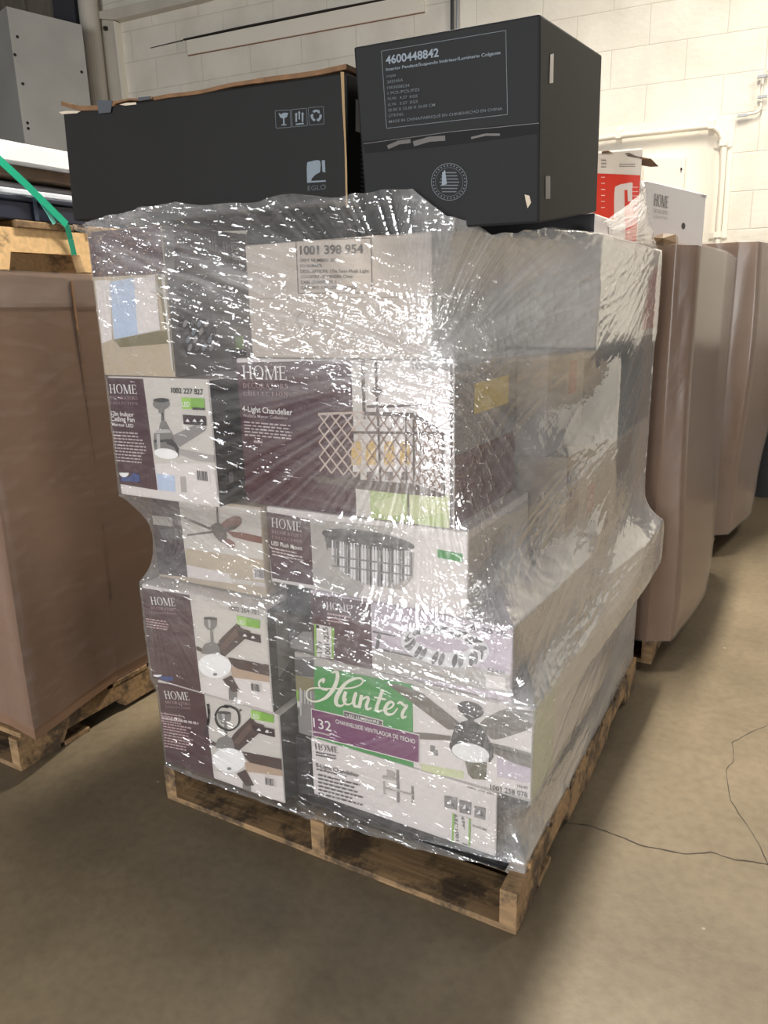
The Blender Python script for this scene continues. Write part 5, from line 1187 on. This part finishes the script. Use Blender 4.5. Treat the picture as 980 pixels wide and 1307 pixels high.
# dark bin by the wall
b = MB(); dark_bin = mat('black_plastic_bin', S(30, 30, 32), .5)
r = empty('plastic_tote', (.66, 4.55, 0))
b.add([(.13, 4.28, .0), (1.2, 4.28, .0), (1.2, 4.82, .0), (.13, 4.82, .0), (.11, 4.26, 1.0), (1.22, 4.26, 1.0), (1.22, 4.84, 1.0), (.11, 4.84, 1.0)], [[3, 2, 1, 0], [0, 1, 5, 4], [1, 2, 6, 5], [2, 3, 7, 6], [3, 0, 4, 7], [4, 5, 6, 7]], dark_bin); b.build('bin_body', r)
b = MB(); b.box(.095, 1.235, 4.245, 4.855, .96, 1.0, dark_bin, .008); b.build('rim', r); tag(r, 'tall black bin standing by the wall at the right edge', 'bin')
b = MB(); pb = atZ((938, 619), 0); b.tube([pb, pb + Vector((0, 0, .9))], .05, white_print, 20); o = b.build('bollard', loc=pb); tag(o, 'white round post behind the farther bin, foot on floor', 'post')

# white carton on the bin behind
hb = mat('white_carton_card', S(214, 212, 212), .5)
M = Matrix.Translation((-.117, 1.5, 0)) @ Matrix.Rotation(math.radians(-13.2), 4, 'Z')
b = MB(); b.box(-.30, 0, 0, .52, 1.5, 1.688, hb, .003, M); r = b.build('lighting_carton', loc=M @ Vector((-.15, .26, 1.5))); tag(r, 'white carton with black capital lettering on top of the bin behind the stack', 'box', 'boxes standing behind the wrapped stack')
fh = Face(M @ Vector((0, 0, 1.5)), M.to_3x3() @ Vector((0, 1, 0)), (0, 0, 1)); A = Art(r, fh)
A.text('lettering', ink, serif('HOME'), z3(382, 1072), z3(456, 1086), 62 * .2449)
A.text('lettering', mat('grey_ink'), serif('DECORATORS', .12), z3(380, 1108), z3(456, 1120), 20 * .2449); A.text('lettering', mat('grey_ink'), serif('COLLECTION', .2), z3(380, 1136), z3(452, 1146), 14 * .2449)
A.poly('hand_hole', ink, [z3(*p) for p in ell(538, 1178, 9, 17)], 2); A.text('lettering', mat('grey_ink'), sans('1002', .01), z3(630, 1026), z3(656, 1034), 4, 5); A.done()
s_ = MB(); s_.box(-.17, -.12, .01, .51, 1.6885, 1.6895, mat('clear_tape'), M=M); s_.build('packing_tape', r)
# torn cardboard lying on the bin edge
b = MB(); pc = [at((830, 303), (0, 1, 0), 1.42), at((846, 298), (0, 1, 0), 1.42), at((862, 299), (0, 1, 0), 1.42), at((863, 310), (0, 1, 0), 1.40), at((848, 315), (0, 1, 0), 1.38), at((834, 312), (0, 1, 0), 1.40)]
ctr = sum((Vector(p) for p in pc), Vector()) / 6
b.add([*pc, ctr + Vector((0, -.02, .004)), *[Vector(p) + Vector((0, .05, -.004)) for p in pc]], [[i, (i + 1) % 6, 6] for i in range(6)] + [[i, 7 + i, 7 + (i + 1) % 6, (i + 1) % 6] for i in range(6)] + [[12, 11, 10, 9, 8, 7]], mat('crumpled_brown_card', S(84, 66, 46), .35))
o = b.build('torn_flap', g1)

# ------------------------------------------------------------------ pile on the left bin
XL = -1.5
def onx(px, x=XL): return atX(px, x)
def prism(b, px, x0, depth, m):
    P = [onx(p, x0) for p in px]; Q = [p - Vector((depth, 0, 0)) for p in P]; n = len(P)
    b.add(P + Q, [list(range(n))[::-1], [n + i for i in range(n)]] + [[i, (i + 1) % n, n + (i + 1) % n, n + i] for i in range(n)], m)
def run(px0, px1, x, y_end):
    """carry the line px0-px1 on the plane x on to y_end"""
    a, c = onx(px0, x), onx(px1, x); t = (y_end - a.y) / (c.y - a.y); return a + (c - a) * t
za = crop(0, 170, .1759)
pale = wood_mat('fresh_pallet_wood', S(222, 184, 132), .12)
r = empty('wooden_pallet', (-2.0, .5, 1.424))
yA, yB = -.30, .91
zt0 = onx((0, 289)).z; zb0 = 1.424
zt_ = .5 * (onx((0, 289)).z + onx((112, 298)).z); 
for xa in (-1.538, -2.0, -2.46):
    zz = zt_ - .0; n0 = onx(za(55, 900)).y; n1_ = onx(za(606, 900)).y; nz_ = onx(za(300, 872)).z
    prof = [(yA, zb0 + .004), (n0, zb0 + .004), (n0 + .012, nz_), (n1_ - .012, nz_), (n1_, zb0 + .004), (yB - .2, zb0 + .004), (yB, zb0 + .004), (yB, zz), (yA, zz)]
    n = len(prof); b = MB(); b.add([(xa, p[0], p[1]) for p in prof] + [(xa + .038, p[0], p[1]) for p in prof], [list(range(n))[::-1], [n + i for i in range(n)]] + [[i, (i + 1) % n, n + (i + 1) % n, n + i] for i in range(n)], pale); b.build('stringer', r)
y0_, y1_ = onx(za(105, 660)).y, onx(za(520, 690)).y
for k in range(-1, 4):
    d = (y1_ - y0_) + .05; b = MB(); b.box(-2.50, -1.492, y0_ + k * d, y1_ + k * d, zt_, zt_ + .02, pale if k else wood, .003); b.build('top_board', r)
tag(r, 'pale wooden pallet with notched sides lying on the left bin', 'pallet', 'wooden pallets')
ztop_p = zt_ + .0205
# navy cartons
navy = mat('navy_card', S(38, 42, 58), .4)
def stackbox(name, label, cat, z0, z1, x0, x1, y0, y1, m, bev=.003, parts=None):
    b = MB(); b.box(x0, x1, y0, y1, z0, z1, m, bev); o = b.build(name, loc=((x0 + x1) / 2, (y0 + y1) / 2, z0)); tag(o, label, cat); return o
zn0 = ztop_p; zn1 = onx((50, 252)).z; zmid = onx((50, 260)).z
r = empty('navy_carton', (-2.0, .2, zn0)); b = MB(); b.box(-2.46, -1.5, -.35, .75, zn0, zmid, navy, .004); b.build('carton_body', r)
b = MB(); b.box(-2.465, -1.494, -.356, .756, zmid + .0005, zn1, navy, .004); b.build('lid', r)
b = MB(); yc = onx(za(250, 560)).y; b.box(-1.494, -1.4925, yc - .006, yc + .006, zn0 + .002, zn1 - .002, mat('grey_tape_navy', S(60, 70, 84), .3)); b.build('packing_tape', r)
tag(r, 'flat navy blue carton with a lid under the green strap', 'box')
zs1 = onx((50, 244)).z
o = stackbox('foam_sheet', 'thin pale blue foam sheet lying on the navy carton', 'foam sheet', zn1 + .001, zs1, -2.44, -1.505, -.34, .74, mat('pale_foam', S(226, 230, 238), .6))
zb1 = onx((50, 214)).z
tb_ = onx((50, 232)).z; rad = (onx((30, 224)).z - onx((30, 236)).z) * .5
b = MB(); b.tube([(-1.56, -.4, zs1 + rad + .001), (-1.56, .8, zs1 + rad + .001)], rad, mat('grey_tube_vinyl', S(150, 148, 152), .35), 20); o = b.build('vinyl_tube', loc=(-1.56, .2, zs1), smooth=False); tag(o, 'long grey tube lying on the pale foam sheet behind the strap', 'tube')
zp1 = onx((80, 231)).z
o = stackbox('plywood_sheet', 'tan plywood board lying behind the grey tube', 'board', zs1 + .001, zs1 + .9 * (zp1 - zs1), -2.40, -1.63, -.02, .74, mat('tan_plywood', S(212, 182, 130), .6, var=.1, vscale=6, stretch=(1, 8, 8)), .002)
o = stackbox('cardboard_pad', 'dark brown cardboard pad under the white foam slab', 'cardboard', zs1 + .9 * (zp1 - zs1) + .001, zb1, -2.42, -1.515, -.36, .75, mat('dark_kraft', S(104, 84, 66), .8, var=.2, vscale=20), .002)
zw = onx((50, 187)).z
o = stackbox('foam_slab', 'thick bright white foam slab topping the pile at left', 'foam slab', zb1 + .001, zw, -2.44, -1.495, -.36, .76, mat('white_foam', S(246, 246, 248), .7), .006)
# green strap
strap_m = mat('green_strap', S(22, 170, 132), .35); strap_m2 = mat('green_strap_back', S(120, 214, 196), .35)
def band(pts, w, th, m):
    b = MB(); k = len(pts)
    for i in range(k - 1):
        a, c = pts[i], pts[i + 1]; t = (c - a).normalized(); sd = Vector((1, 0, 0)).cross(t) * (w / 2); nx_ = Vector((th, 0, 0))
        v = [a - sd, c - sd, c + sd, a + sd]; b.add(v + [p - nx_ for p in v], [[0, 1, 2, 3], [7, 6, 5, 4], [0, 4, 5, 1], [1, 5, 6, 2], [2, 6, 7, 3], [3, 7, 4, 0]], m)
    return b
P1 = [onx(za(*p), -1.484) for p in ((-60, 140), (0, 195), (200, 380), (486, 665))]
r = band(P1, .021, .0016, strap_m).build('plastic_strap', loc=P1[-1]); tag(r, 'bright green plastic strap tied diagonally down to the pallet', 'strap')
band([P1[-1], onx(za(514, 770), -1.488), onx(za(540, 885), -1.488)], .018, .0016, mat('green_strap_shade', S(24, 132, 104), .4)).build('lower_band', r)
band([onx(za(290, 480), -1.4865), onx(za(350, 570), -1.487), onx(za(398, 656), -1.488)], .014, .0014, strap_m2).build('twisted_band', r)
